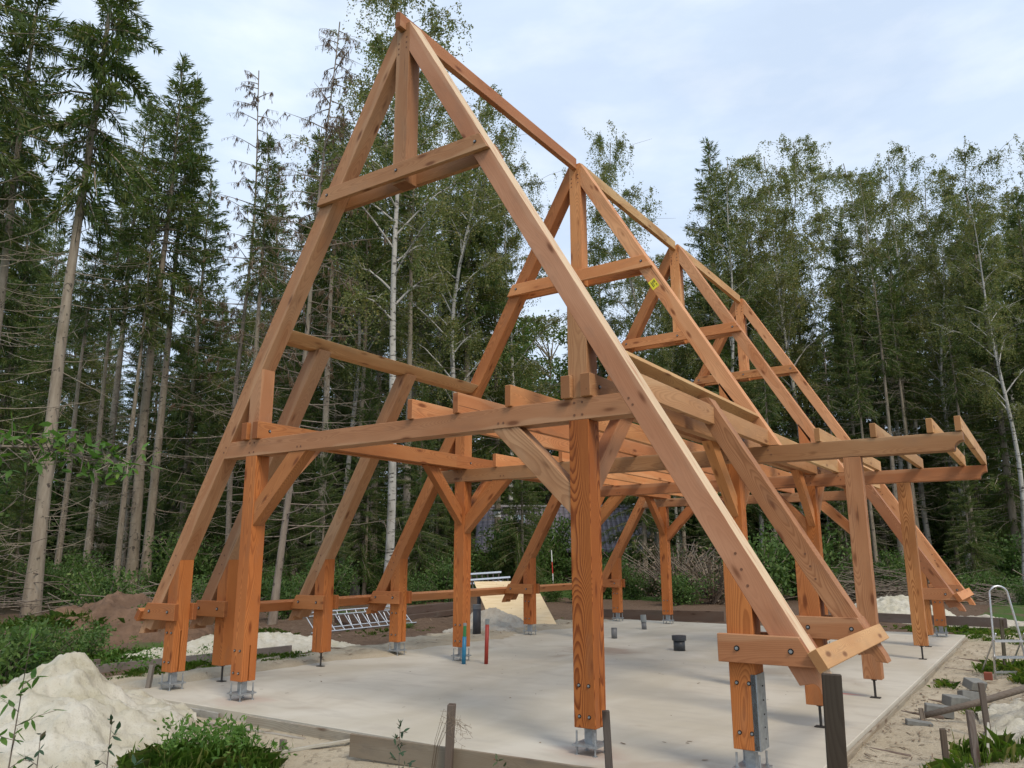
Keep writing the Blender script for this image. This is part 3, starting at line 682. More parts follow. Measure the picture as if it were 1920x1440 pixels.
# concrete blocks
for k, (x, y, z, rz, rx, lab) in enumerate(((4.42, 4.05, -.05, .25, 0, 'grey concrete block nearest the low end of the pole'), (4.52, 4.75, -.04, .9, .12, 'grey concrete block, second of the row of three'), (4.66, 5.1, -.03, .5, -.2, 'grey concrete block, third of the row of three'), (4.62, 6.1, -.02, 1.0, .35, 'tilted grey concrete block at the back of the rubble'), (4.32, 3.25, -.07, .3, 0, 'sunken flat concrete block beside the pole end'))):
    o = box('concrete_block', -.17, .17, -.09, .09, -.07, .07, (1, 0, 0), M_BLOCK, None, None, .008); o.location = (x, y, z); o.rotation_euler = (rx, .1, rz); o.scale = (.8, .8, .8)
    if k == 4: o.scale = (.7, .7, .5)
    tag(o, lab, 'block')
o = box('brick', -.05, .05, -.05, .05, -.05, .05, (1, 0, 0), plain('red_brick', (.25, .07, .04), .9, 0, .3), None, None, .005); o.location = (4.72, 7.0, -.02); tag(o, 'small red brick lying next to the stepladder foot', 'brick')
o = box('wood_offcut', -.06, .06, -.05, .05, -.05, .05, (1, 0, 0), M_OLD, None, (.3, .22, .15, .4), .004); o.location = (-4.15, 3.45, -.02); tag(o, 'small square timber offcut on the sand left of the slab', 'offcut')

# pipes through the slab
def pipe(name, x, y, h, r, m, label, lean=(0, 0), parts=(), cat='pipe'):
    root = empty(name, (x, y, 0)); tag(root, label, cat)
    bm = bmesh.new(); tube(bm, [(0, 0, -.02), (lean[0] * h, lean[1] * h, h)], r, 20, True); bmobj('pipe_wall', bm, m, root, None, True)
    for (nm, a, b, rr, mm) in parts:
        bm = bmesh.new(); tube(bm, [(lean[0] * a, lean[1] * a, a), (lean[0] * b, lean[1] * b, b)], rr, 20); bmobj(nm, bm, mm, root)
    return root
def smoothfix(o): pass
pipe('blue_duct', -1.985, 3.92, .40, .032, M_BLUE, 'blue plastic duct with a green upper part standing on the slab', (.03, 0), (('green_sleeve', .40, .56, .026, M_GREEN), ('end_cap', .56, .60, .027, M_CAP)), 'duct')
pipe('red_duct', -1.70, 4.11, .58, .03, M_RED, 'red plastic duct with a grey cap standing on the slab', (.03, 0), (('end_cap', .58, .66, .032, M_CAP),), 'duct')
pipe('drain_pipe', -1.775, 8.58, .20, .058, M_PVC, 'short grey drain pipe in the slab right of the thick front post', (0, 0), (('rim', .195, .203, .061, M_PVC), ))
pipe('drain_pipe', -2.105, 10.72, .16, .055, M_PVC, 'taller grey drain pipe with a collar near the far slab edge', (-.06, 0), (('collar', .16, .31, .066, M_CAP),))
bk = pipe('drain_pipe', .10, 7.34, .18, .10, M_PVCD, 'wide black drain pipe wrapped in plastic in the middle of the slab', (0, 0), (('flange', .17, .245, .122, M_PVCD), ('plastic_wrap', .20, .25, .124, M_SLATE)))
pipe('wrapped_pipe', -4.50, 7.66, .60, .085, M_SLATE, 'dark grey wrapped pipe standing at the left edge of the slab behind the blue duct', (.0, 0), (('torn_wrap', .52, .615, .09, M_PVC),))

# ladders
def ladder(name, p0, p1, side, n, label, rung=.014, rail=.03, m=M_ALU):
    """rails p0..p1 and p0+side..p1+side"""
    root = empty(name, p0); tag(root, label, 'ladder'); p0 = Vector(p0); p1 = Vector(p1) - p0; side = Vector(side)
    for off in (Vector((0, 0, 0)), side):
        bm = bmesh.new(); bar(bm, off, off + p1, .025, rail * 2, side.cross(p1)); bmobj('rail', bm, m, root)
    for k in range(n):
        a = p1 * ((k + .5) / n); bm = bmesh.new(); tube(bm, [a, a + side], rung, 8); bmobj('rung', bm, m, root)
    return root
ladder('ladder', (-8.05, 6.35, -.05), (-8.0, 9.8, -.05), (-.40, .05, .32), 12, 'aluminium ladder lying on its side in the mud left of the slab', .012, .022)
ladder('ladder', (-8.55, 7.0, -.02), (-8.45, 10.0, .0), (-.28, .05, .34), 10, 'second aluminium ladder section lying behind the other one in the mud', .011, .02)
ladder('ladder', (-7.0, 10.5, .99), (-6.02, 11.16, 1.07), (-.12, .2, -.25), 9, 'front aluminium ladder lying across the top of the plywood sheet', .018, .03)
ladder('ladder', (-7.4, 10.7, 1.12), (-6.44, 11.36, 1.19), (-.12, .2, -.25), 8, 'rear aluminium ladder lying above the plywood sheet', .018, .03)
# leaning plywood sheet on a frame
pm, nt_, b_ = mat('plywood'); t = NT(nt_); tc = t.n('ShaderNodeTexCoord'); n1 = t.noise(t.mapping(tc.outputs['Object'], (1.2, 14, 1)), 2, 4, .6); c = t.mix(t.map(n1, .3, .7), (.62, .46, .25), (.74, .59, .37))
vo = t.n('ShaderNodeTexVoronoi', feature='F1'); t.l(tc.outputs['Object'], vo.inputs['Vector']); vo.inputs['Scale'].default_value = 7.0; c = t.mix(t.map(vo.outputs['Distance'], .08, .14, .55, 0), c, (.28, .17, .08)); t.l(c, b_.inputs['Base Color']); b_.inputs['Roughness'].default_value = .7
TL = Vector((-6.45, 10.16, .97)); TR = Vector((-5.43, 11.34, .97)); BL = Vector((-5.30, 9.37, .0)); BR = BL + (TR - TL)
rt = empty('plywood_sheet', BL); tag(rt, 'pale plywood sheet leaning at a slant over a sand heap behind the slab', 'plywood')
bm = bmesh.new(); nn = (TR - TL).cross(BL - TL).normalized() * .018
q = [bm.verts.new(p - BL) for p in (TL, TR, BR, BL)]; q2 = [bm.verts.new(p - BL - nn) for p in (TL, TR, BR, BL)]; bm.faces.new(q); bm.faces.new(q2[::-1])
for k in range(4): bm.faces.new((q[k], q2[k], q2[(k + 1) % 4], q[(k + 1) % 4]))
M_ = localize(bm, TR - TL); o = bmobj('panel', bm, pm, rt); o.matrix_basis = M_
bm = bmesh.new()
for e in (.1, .9):
    ofs = nn.normalized() * .06; a = TL.lerp(TR, e) - BL + ofs; bar(bm, a - Vector((0, 0, .05)), Vector((a.x - .1, a.y + .1, -.1)), .07, .07); bar(bm, a, BL.lerp(BR, e) - BL + ofs, .05, .05)
bmobj('support_frame', bm, M_SLATE, rt)
# ranging rod, stump, stepladder
rod = empty('ranging_rod', (-11.0, 21.5, 0)); tag(rod, 'thin red and white striped ranging rod standing on the lawn', 'rod')
for k in range(4):
    a, b = k * .46, (k + 1) * .46; bm = bmesh.new(); tube(bm, [(.08 - a * .05, 0, a), (.08 - b * .05, 0, b)], .02, 8); bmobj('stripe', bm, M_REDP if k in (0, 2) else M_WHITE, rod)
bm = bmesh.new(); rings = []
for k, (z, r_) in enumerate(((-.1, .48), (.05, .36), (.2, .29), (.42, .26), (.50, .25))):
    rings.append([bm.verts.new((math.cos(t_) * r_ * (1 + .14 * math.sin(3 * t_ + k * .3) + .06 * math.sin(7 * t_)), math.sin(t_) * r_ * (1 + .12 * math.sin(4 * t_)), z + (.06 * math.sin(5 * t_) if k == 4 else 0))) for t_ in [2 * math.pi * j / 20 for j in range(20)]])
for a, b in zip(rings, rings[1:]):
    for k in range(20): bm.faces.new((a[k], a[(k + 1) % 20], b[(k + 1) % 20], b[k]))
bm.faces.new(rings[-1]); o = bmobj('tree_stump', bm, M_DEAD, smooth=False); o.location = (-9.1, 25.0, .08); tag(o, 'grey weathered tree stump behind the far slab edge', 'stump')
sl_ = empty('stepladder', (4.80, 7.3, -.1)); tag(sl_, 'aluminium stepladder with a round hoop handle at the right edge', 'stepladder')
bm = bmesh.new(); dv = Vector((.83, .56, 0)) * .36
def L_(p, s_=0): return Vector(p) + dv * s_
bk_ = Vector((-.2, .35, 0))
rail = [Vector((-.02, 0, 0)), Vector((.03, .02, .75)), Vector((.035, .05, 1.16))]
arc = [Vector((.04, .05, 1.16)) + dv * (.5 - .5 * math.cos(a)) * .72 + Vector((0, 0, .11 * math.sin(a))) for a in [math.pi * k / 8 for k in range(9)]]
tube(bm, [Vector((-.02, 0, 0)), Vector((.02, .03, .6))] + arc + [Vector((.02, .03, .6)) + dv * 1.05, Vector((-.02, 0, 0)) + dv * 1.35], .0145, 10)
bmobj('hoop_frame', bm, M_ALU, sl_, None, True)
for k, z in enumerate((.10, .30, .52)):
    bm = bmesh.new(); a = rail[0].lerp(rail[1], z / .75); bar(bm, a, a + dv * (1.32 - z * .4), .09 if k else .03, .028); bmobj('step', bm, M_ALU, sl_)
for e in (.08, 1.2):
    bm = bmesh.new(); tube(bm, [Vector((.03, .03, .62)) + dv * e, Vector((-.25, .55, .0)) + dv * e], .011, 8); bmobj('rear_leg', bm, M_ALU, sl_)

# ------------------------------------------------------------------ house beyond the lawn
hs = empty('house', (-18.2, 35.0, .2), math.atan2(5.0, 7.43) ); tag(hs, 'low house with a dark tiled roof half hidden behind evergreens beyond the lawn', 'house')
tm, nt_, b_ = mat('roof_tiles'); t = NT(nt_); tc = t.n('ShaderNodeTexCoord'); s_ = t.n('ShaderNodeSeparateXYZ'); t.l(tc.outputs['Object'], s_.inputs[0])
rowv = t.math('FRACT', t.math('DIVIDE', s_.outputs[1], .34)); colv = t.math('SINE', t.math('MULTIPLY', s_.outputs[0], 2 * math.pi / .30))
n1 = t.noise(tc.outputs['Object'], 3, 4, .6); c = t.mix(t.map(n1, .3, .7), (.15, .13, .155), (.27, .24, .28)); c = t.mix(t.map(rowv, .0, .16, .8, 0), c, (.02, .018, .02)); c = t.mix(t.map(colv, -1, -.55, .7, 0), c, (.025, .02, .024))
t.l(c, b_.inputs['Base Color']); b_.inputs['Roughness'].default_value = .45; t.bump(t.math('ADD', t.math('MULTIPLY', rowv, -1.), t.math('MULTIPLY', colv, .5)), 1.0, .05, b_)
bm = bmesh.new(); hw, ze, zr, dp_ = 5.2, 1.6, 4.2, 3.6
vv = [bm.verts.new(p) for p in ((-hw, -dp_, ze), (hw, -dp_, ze), (hw, 0, zr), (-hw, 0, zr), (-hw, dp_, ze), (hw, dp_, ze))]
for f in ((0, 1, 2, 3), (3, 2, 5, 4)): bm.faces.new([vv[i] for i in f])
r_ = bmesh.ops.extrude_face_region(bm, geom=bm.faces[:]); bmesh.ops.translate(bm, verts=[v for v in r_['geom'] if isinstance(v, bmesh.types.BMVert)], vec=(0, 0, .12))
roof = bmobj('roof', bm, tm, hs)
bm = bmesh.new(); bar(bm, (-hw - .05, 0, zr + .15), (hw + .05, 0, zr + .15), .22, .12); sub(bmobj('ridge_cap', bm, plain('ridge_tile', (.42, .40, .42), .5)), roof)
bm = bmesh.new()
vv = [bm.verts.new(p) for p in ((-4.9, -3.2, -.4), (4.9, -3.2, -.4), (4.9, 3.2, -.4), (-4.9, 3.2, -.4), (-4.9, -3.2, 1.8), (4.9, -3.2, 1.8), (4.9, 3.2, 1.8), (-4.9, 3.2, 1.8), (-4.9, 0, 4.0), (4.9, 0, 4.0))]
for f in ((0, 1, 5, 4), (1, 2, 6, 9, 5), (2, 3, 7, 6), (3, 0, 4, 8, 7)): bm.faces.new([vv[i] for i in f])
bmobj('wall', bm, plain('dark_brick', (.07, .04, .03), .9, 0, .3), hs)
bm = bmesh.new(); bar(bm, (-3.1, -1.22, 3.50), (-2.4, -1.22, 3.50), .75, .10, (0, -.585, .81)); sub(bmobj('roof_window', bm, M_GLASS), roof)
for x in (-2.5, 1.2):
    bm = bmesh.new(); bar(bm, (x - .6, -3.23, 1.0), (x + .6, -3.23, 1.0), .04, .9); bmobj('window', bm, M_GLASS, hs)

# ------------------------------------------------------------------ vegetation prototypes (20 m tall reference trees)
rng = np.random.default_rng(11)
def limb_mesh(name, paths, m, n=5):
    """paths: list of (pts, radii)"""
    V = []; F = []
    for pts, rad in paths:
        pts = np.asarray(pts, float); base = len(V); k = len(pts)
        for i in range(k):
            d = pts[min(i + 1, k - 1)] - pts[max(i - 1, 0)]; d /= np.linalg.norm(d) + 1e-9
            u = np.cross(d, (0.3, .9, .1)); u /= np.linalg.norm(u) + 1e-9; v = np.cross(d, u)
            nn = n if rad[0] < .06 else 10
            for a in range(nn):
                t_ = 2 * math.pi * a / nn; V.append(pts[i] + (u * math.cos(t_) + v * math.sin(t_)) * rad[i])
        for i in range(k - 1):
            for a in range(nn):
                F.append((base + i * nn + a, base + i * nn + (a + 1) % nn, base + (i + 1) * nn + (a + 1) % nn, base + (i + 1) * nn + a))
    me = bpy.data.meshes.new(name); me.from_pydata([tuple(v) for v in V], [], F); me.polygons.foreach_set('use_smooth', [True] * len(F)); me.materials.append(m)
    return me
def trunk_path(H, r0, wob, k=14, top=.02):
    ph = rng.uniform(0, 6, 4); P = []; Rr = []
    for i in range(k):
        t_ = i / (k - 1); z = H * t_
        P.append((wob * t_ * math.sin(ph[0] + 3.1 * t_) + wob * .3 * math.sin(ph[1] + 9 * t_) - wob * 0 , wob * t_ * math.sin(ph[2] + 2.7 * t_) + wob * .3 * math.sin(ph[3] + 8 * t_), z - .3 * (i == 0)))
        Rr.append(max(top, r0 * (1 - t_) ** .85 * (1.35 if i == 0 else 1)))
    P = np.array(P); P[:, :2] -= P[0, :2]
    return P, Rr
def on_path(P, z):
    zs = P[:, 2]; return np.array([np.interp(z, zs, P[:, 0]), np.interp(z, zs, P[:, 1]), z])
def kite(out, p, d, ln, wd, tw=None):
    d = d / (np.linalg.norm(d) + 1e-9); u = np.cross(d, rng.normal(size=3)); u /= np.linalg.norm(u) + 1e-9
    m_ = p + d * ln * .45; out += [p, m_ + u * wd / 2, p + d * ln, m_ - u * wd / 2]
def spruce(name, cs, Rm, dens=34, droop=.35, dead=40, seedbare=False, nm=None, H=20., ragged=.25, topfill=1.0):
    P, Rr = trunk_path(H, .17, .12); paths = [(P, Rr)]; Q = []
    z = cs * H
    while z < H - .15:
        t_ = (z - cs * H) / (H - cs * H); env = Rm * (1 - t_) ** .85 * min(1, .35 + t_ * 7) + .12
        for b in range(rng.integers(4, 7)):
            az = rng.uniform(0, 2 * math.pi); L = env * rng.uniform(1 - ragged * 1.6, 1 + ragged); o = np.array((math.cos(az), math.sin(az), 0.)); sd_ = np.array((-o[1], o[0], 0))
            zz = z + rng.uniform(-.2, .2); p0 = on_path(P, min(zz, H - .05)); rise = (-.25 + 1.1 * t_)
            def bp_(s): return p0 + o * L * s + np.array((0, 0, L * (rise * s - droop * (1 - t_) * s * s * 1.3 + .22 * (1 - t_) * s ** 3))) + sd_ * L * .08 * math.sin(3 * s + az)
            bp = [bp_(s) for s in (0, .35, .7, 1)]; rr = .012 + .012 * L / Rm; paths.append((bp, [rr * 1.3, rr, rr * .7, rr * .3]))
            nsp = int(max(6, L * dens * topfill * 2.3))
            for _ in range(nsp):
                s = rng.uniform(.08, 1.02) ** .8; p = bp_(s); side = rng.choice((-1, 1)); fw = o * rng.uniform(.3, 1.0) + sd_ * side * rng.uniform(.2, 1.1) * (1.05 - s * .6)
                hang = rng.random() < .34 * (1 - t_ * .6)
                ln = rng.uniform(.22, .5) * (.6 + .5 * (1 - s)) ; p = p + sd_ * side * rng.uniform(0, .28) * (1.1 - s) * min(1, L) + np.array((0, 0, rng.uniform(-.12, .03)))
                if hang: d = np.array((o[0] * .25 + rng.normal() * .15, o[1] * .25 + rng.normal() * .15, -1.)); ln *= 1.25
                else: d = fw + np.array((0, 0, rng.uniform(-.35, .15) + .4 * t_))
                kite(Q, p, d, ln * .8, rng.uniform(.022, .050))
        z += rng.uniform(.26, .46)
    for _ in range(30): kite(Q, np.array((P[-1][0], P[-1][1], H - rng.uniform(0, .7))), np.array((rng.normal() * .4, rng.normal() * .4, .8)), rng.uniform(.15, .4), .06)
    for _ in range(dead):
        zz = rng.uniform(.06, max(cs, .1) + .12) * H; az = rng.uniform(0, 2 * math.pi); L = rng.uniform(.5, 2.4); o = np.array((math.cos(az), math.sin(az), 0.)); p0 = on_path(P, zz)
        a = rng.uniform(-.55, -.05); b = rng.uniform(.0, .5); bp = [p0 + o * L * s + np.array((0, 0, L * (a * s + b * s * s))) for s in (0, .3, .6, .85, 1)]
        paths.append((bp, [.013, .010, .008, .006, .003]))
        for _ in range(3):
            s = rng.uniform(.4, .95); q0 = p0 + o * L * s + np.array((0, 0, L * (a * s + b * s * s))); dd = rng.normal(size=3) * .5 + o * .5 + np.array((0, 0, -.25)); paths.append(([q0, q0 + dd * .35 * rng.uniform(.4, 1)], [.007, .003]))
    tr = limb_mesh(name + '_trunk', paths, M_BARK); cr_ = quads(name + '_crown', Q, nm or M_SPR)
    return tr, cr_
def birch(name, cs, Rm, H=20., leaves=1.0, lean=.5, bark=M_BBARK):
    P, Rr = trunk_path(H, .13, lean); paths = [(P, Rr)]; Q = []
    nl = 26
    for k in range(nl):
        t_ = k / nl; z = H * (cs + (1 - cs) * t_ * .97); az = k * 2.4 + rng.uniform(-.5, .5); L = Rm * (1.25 - .85 * t_) * rng.uniform(.7, 1.2) * min(1, .5 + 2.5 * t_)
        o = np.array((math.cos(az), math.sin(az), 0.)); p0 = on_path(P, z); up_ = rng.uniform(.7, 1.3)
        def lp(s): return p0 + o * L * s * (1 - .1 * s) + np.array((0, 0, L * (up_ * s - .55 * s * s * s)))
        paths.append(([lp(s) for s in (0, .25, .5, .75, 1)], [.035 * (1.2 - t_), .028 * (1.2 - t_), .02 * (1.2 - t_), .013, .006]))
        for _ in range(int(9 * leaves)):
            s = rng.uniform(.25, 1.0); a = lp(s); d = o * rng.uniform(-.2, 1) + np.array((rng.normal() * .6, rng.normal() * .6, rng.uniform(-.1, .8))); l2 = rng.uniform(.3, 1.0); e = a + d * l2
            paths.append(([a, (a + e) / 2 + np.array((0, 0, .1)), e], [.009, .007, .004]))
            for _ in range(3):
                b_ = a + (e - a) * rng.uniform(.3, 1); hl = rng.uniform(.35, 1.5); sw = rng.normal(size=2) * .22
                n_ = int(hl * 21 * leaves) + 2
                for j in range(n_):
                    f = j / n_; p = b_ + np.array((sw[0] * f, sw[1] * f, .12 * math.sin(f * 3) - hl * f * f)) + rng.normal(size=3) * .045
                    kite(Q, p, rng.normal(size=3) + np.array((0, 0, -.5)), rng.uniform(.055, .095), rng.uniform(.04, .065))
    return limb_mesh(name + '_trunk', paths, bark), quads(name + '_crown', Q, M_BIR)
def broad(name, H=14.):
    P, Rr = trunk_path(H * .9, .22, .4); paths = [(P, Rr)]; Q = []
    for k in range(85):
        az = rng.uniform(0, 6.28); zz = rng.uniform(.12, 1.0) ; rr = 4.2 * math.sqrt(max(0.02, 1 - ((zz - .45) / .58) ** 2)) * rng.uniform(.45, 1.05)
        c = np.array((math.cos(az) * rr, math.sin(az) * rr, zz * H)); p0 = on_path(P, min(H * .85, max(1, c[2] - rr * .7))); paths.append(([p0, (p0 + c) / 2 + np.array((0, 0, .2)), c], [.05, .03, .01]))
        cr_ = rng.uniform(.55, 1.15)
        for _ in range(210):
            v = rng.normal(size=3); v /= np.linalg.norm(v); p = c + v * cr_ * rng.uniform(.35, 1.05) * np.array((1, 1, .7)); kite(Q, p, v + rng.normal(size=3) * .8, rng.uniform(.12, .2), rng.uniform(.09, .14))
    return limb_mesh(name + '_trunk', paths, M_BARK), quads(name + '_crown', Q, M_OAK)
def bush(name, H, Rm, n, lf, m, stems=9):
    paths = []; Q = []
    for k in range(stems):
        az = rng.uniform(0, 6.28); o = np.array((math.cos(az), math.sin(az), 0)); L = Rm * rng.uniform(.3, 1); hh = H * rng.uniform(.6, 1)
        def sp(s): return o * L * s ** 1.3 + np.array((0, 0, hh * s - .12 * hh * s * s))
        paths.append(([sp(s) for s in (0, .33, .66, 1)], [.014 * H, .011 * H, .008 * H, .004 * H]))
        for _ in range(n // stems):
            s = rng.uniform(.12, 1.03); p = sp(s) + rng.normal(size=3) * np.array((.22, .22, .14)) * Rm * (1.15 - s * .5)
            kite(Q, np.maximum(p, (-99, -99, .02)), rng.normal(size=3) + np.array((0, 0, .2)), lf * rng.uniform(.7, 1.3), lf * rng.uniform(.4, .7))
    return limb_mesh(name + '_stems', paths, M_DEAD, 4), quads(name + '_leaves', Q, m)
def barebranch(name, H, n):
    P, Rr = trunk_path(H, .11, .25); paths = [(P, Rr)]; Q = []
    for k in range(n):
        z = H * (.12 + .87 * k / n); t_ = k / n; az = rng.uniform(0, 6.28); L = (3.0 * (1 - t_) ** .65 + .3) * rng.uniform(.6, 1.1); o = np.array((math.cos(az), math.sin(az), 0.)); p0 = on_path(P, z); a = rng.uniform(.1, .5) if t_ > .5 else rng.uniform(-.3, .2)
        def bp_(s): return p0 + o * L * s + np.array((0, 0, L * (a * s + (-.1 + .25 * (t_ < .5)) * s * s)))
        paths.append(([bp_(s) for s in (0, .3, .6, 1)], [.022, .017, .011, .004]))
        for _ in range(6):
            s = rng.uniform(.3, 1); q0 = bp_(s); dd = o * .3 + np.array((rng.normal() * .4, rng.normal() * .4, rng.uniform(-.9, .1))); e = q0 + dd * rng.uniform(.2, .6); paths.append(([q0, e], [.008, .003]))
            if t_ > .25:
                for _ in range(12): kite(Q, q0 + (e - q0) * rng.random(), np.array((rng.normal() * .3, rng.normal() * .3, -1)), rng.uniform(.08, .22), .022)
    return limb_mesh(name + '_trunk', paths, M_DEAD), quads(name + '_crown', Q, M_SPRB)

PROTO = {
    'S1': (*spruce('low_spruce', .14, 2.7, 36, .42, 10), 20., 'spruce_tree'),
    'S2': (*spruce('spruce', .50, 2.1, 40, .5, 50), 20., 'spruce_tree'),
    'S3': (*spruce('narrow_spruce', .26, 1.9, 44, .38, 26, ragged=.35), 20., 'spruce_tree'),
    'S4': (*spruce('ragged_spruce', .50, 1.5, 60, .75, 65, ragged=.5), 20., 'spruce_tree'),
    'T1': (*spruce('bare_spruce', .68, 1.3, 40, .5, 75), 20., 'spruce_tree'),
    'T2': (*spruce('bare_spruce_b', .64, 1.2, 34, .6, 80, ragged=.4), 20., 'spruce_tree'),
    'D1': (*barebranch('dead_spruce', 20., 90), 20., 'dead_spruce'),
    'D2': (*barebranch('dead_spruce_b', 20., 110), 20., 'dead_spruce'),
    'B1': (*birch('birch', .40, 2.7, 20., 1.4), 20., 'birch_tree'),
    'B2': (*birch('birch_b', .34, 3.1, 20., 1.6, .8), 20., 'birch_tree'),
    'O1': (*broad('broadleaf'), 14., 'broadleaf_tree'),
    'S5': (*spruce('young_spruce', .10, 3.4, 46, .35, 4), 20., 'spruce_tree'),
}
CAT = {'spruce_tree': 'spruce', 'dead_spruce': 'dead tree', 'birch_tree': 'birch', 'broadleaf_tree': 'tree'}
def plant(kind, x, y, h, label, group=None, rz=None, wide=1.0, tilt=0.0):
    tr, cr_, h0, nm = PROTO[kind]; s_ = h / h0
    r = empty(nm, (x, y, gz(x, y) - .05), random.uniform(0, 6.28) if rz is None else rz); tag(r, label, CAT[nm], group)
    if tilt: r.rotation_euler = (Matrix.Rotation(R(tilt), 3, FW) @ Matrix.Rotation(r.rotation_euler.z, 3, 'Z')).to_euler()
    for n_, me_, sc in (('trunk', tr, s_), ('crown', cr_, s_)):
        o = bpy.data.objects.new(n_, me_); C.objects.link(o); o.parent = r; k = min(1.15, max(.75, s_ ** -.35)) if n_ == 'trunk' else 1
        o.scale = (s_ * wide * k if n_ == 'crown' else s_ * wide, s_ * wide * k if n_ == 'crown' else s_ * wide, s_)
    return r
random.seed(21)
FRONT = [
 ('S4', -16.2, 3.0, 27.1, 'thick pale spruce trunk at the very left edge, nearest of all trees'),
 ('S4', -18.3, 5.3, 25.4, 'spruce with a thick grey bare trunk near the left edge, crown cut off above'),
 ('T1', -23.2, 8.3, 14.5, 'slim pale spruce trunk just right of the thick left one'),
 ('T2', -25.5, 10.5, 17.0, 'slender yellowish spruce trunk third from the left edge'),
 ('S2', -24.9, 12.1, 24.3, 'dark green spruce with a dense pointed crown standing alone against the sky on the left'),
 ('T1', -26.4, 13.6, 24.7, 'pale bare trunk close behind the pointed left spruce'),
 ('T2', -23.4, 10.6, 15.5, 'thin brown bare trunk left of the pointed spruce'),
 ('D1', -20.6, 13.4, 22.4, 'bare dead spruce with a thin spiky top left of the frame'),
 ('T2', -17.8, 11.9, 17.9, 'mottled spruce trunk seen just behind the left rafter foot'),
 ('T2', -31.2, 14.1, 25.4, 'distant thin trunk between the two left groups of trunks'),
 ('S1', -31.8, 18.7, 22.9, 'dark low branched spruce behind the left group of bare trunks'),
 ('D2', -11.0, 7.7, 17.8, 'tall dead larch with drooping bare brown twigs left of the roof peak'),
 ('T1', -17.2, 14.8, 20.1, 'pale bare trunk seen through the first bay of the frame'),
 ('T1', -19.0, 18.6, 19.3, 'slim trunk seen just right of the dead larch through the frame'),
 ('B1', -12.2, 13.2, 23.8, 'white barked birch rising behind the roof peak, tallest in the picture'),
 ('T2', -15.9, 18.2, 21.7, 'mottled trunk right of the white birch behind the frame'),
 ('S3', -22.0, 17.8, 22.1, 'dark spruce filling the gap left of the white birch'),
 ('B2', -19.7, 18.5, 21.4, 'brownish green birch crown between the dead larch and the roof peak'),
 ('S3', -22.0, 22.8, 25.5, 'spruce with drooping dark branches behind the left rafter'),
 ('B2', -14.9, 20.2, 23.3, 'green birch with hanging twigs right below the roof peak'),
 ('S2', -17.1, 23.6, 23.8, 'drooping dark spruce framed under the first collar beam'),
 ('S3', -18.2, 27.9, 23.0, 'dark spruce whose right side borders the open sky behind the frame'),
 ('B2', -22.1, 25.3, 32.0, 'tall birch behind the white barked birch'),
 ('S1', -32.0, 23.6, 25.6, 'dense dark spruce far behind the dead spiky spruce'),
 ('S2', -29.9, 27.5, 28.0, 'spruce deep in the forest behind the first bay'),
 ('O1', -23.6, 41.5, 18.5, 'round leafy tree above the house roof, lower than the spruces'),
 ('S2', -19.3, 42.1, 24.3, 'small pointed spruce top seen inside the second truss'),
 ('O1', -19.5, 44.5, 15.3, 'broad leafy tree right of the round one above the house'),
 ('B2', -13.6, 36.0, 27.3, 'arching birch with a bent top beside the ridge of the frame'),
 ('S1', -8.0, 34.7, 25.2, 'big pointed dark spruce between two birches right of the ridge'),
 ('S1', -10.1, 28.5, 13.5, 'young dense spruce behind the far end of the slab'),
 ('T2', -9.5, 28.7, 11.7, 'thin mottled trunk behind the far left posts'),
 ('B1', -6.6, 33.2, 22.8, 'airy birch directly right of the big pointed spruce'),
 ('B2', -6.4, 43.3, 28.2, 'tall airy birch, highest of the trees right of the ridge'),
 ('S1', -7.6, 40.0, 21.4, 'dark spruce below the airy birches'),
 ('S2', -2.8, 44.4, 22.3, 'small pointed spruce in the dip between the right birches'),
 ('B1', -4.1, 22.4, 7.7, 'short leaning birch stem seen between the right rafters'),
 ('B1', -.8, 39.6, 22.9, 'drooping birch right of the dip in the treeline'),
 ('B2', -2.9, 50.6, 29.8, 'high birch behind the drooping one on the right'),
 ('B1', 0.3, 42.9, 25.3, 'birch with pale forked limbs above the porch beams'),
 ('S3', -0.4, 52.4, 23.5, 'dark spruce behind the birch with forked limbs'),
 ('B2', 4.9, 40.9, 22.8, 'large birch crown in the upper right corner of the forest'),
 ('S1', 4.4, 38.1, 20., 'dark dense spruce at the right edge of the picture'),
 ('B1', 4.6, 32.5, 17.6, 'curved pale birch trunk at the right edge in front of the dark spruce'),
 ('T2', 0.2, 32.8, 15.6, 'bare trunk left of the twin trunks behind the porch posts'),
 ('T1', 0.4, 36.7, 15.6, 'taller of the two close trunks behind the porch post tops'),
 ('T2', 3.0, 33.4, 13.0, 'dark slim trunk between the porch end and the right edge'),
 ('T1', -3.5, 26.6, 11.0, 'thin trunk behind the second right rafter'),
 ('T2', -2.4, 33.5, 13.0, 'mottled trunk seen between the two porch posts'),
 ('T2', -0.6, 31.0, 12.1, 'grey trunk rising over the brush pile'),
 ('S2', 6.2, 36.5, 18.5, 'dark spruce just beyond the right edge'),
 ('S4', -21.5, 4.6, 24.0, 'spruce at the left edge with dark drooping boughs high above the thick trunks'),
]
for i, (k, x, y, h, lab) in enumerate(FRONT): plant(k, x, y, h, lab, wide=1.15 if k in ('S1', 'S2') else 1.0, tilt={0: -9, 11: 2.2}.get(i, 0))
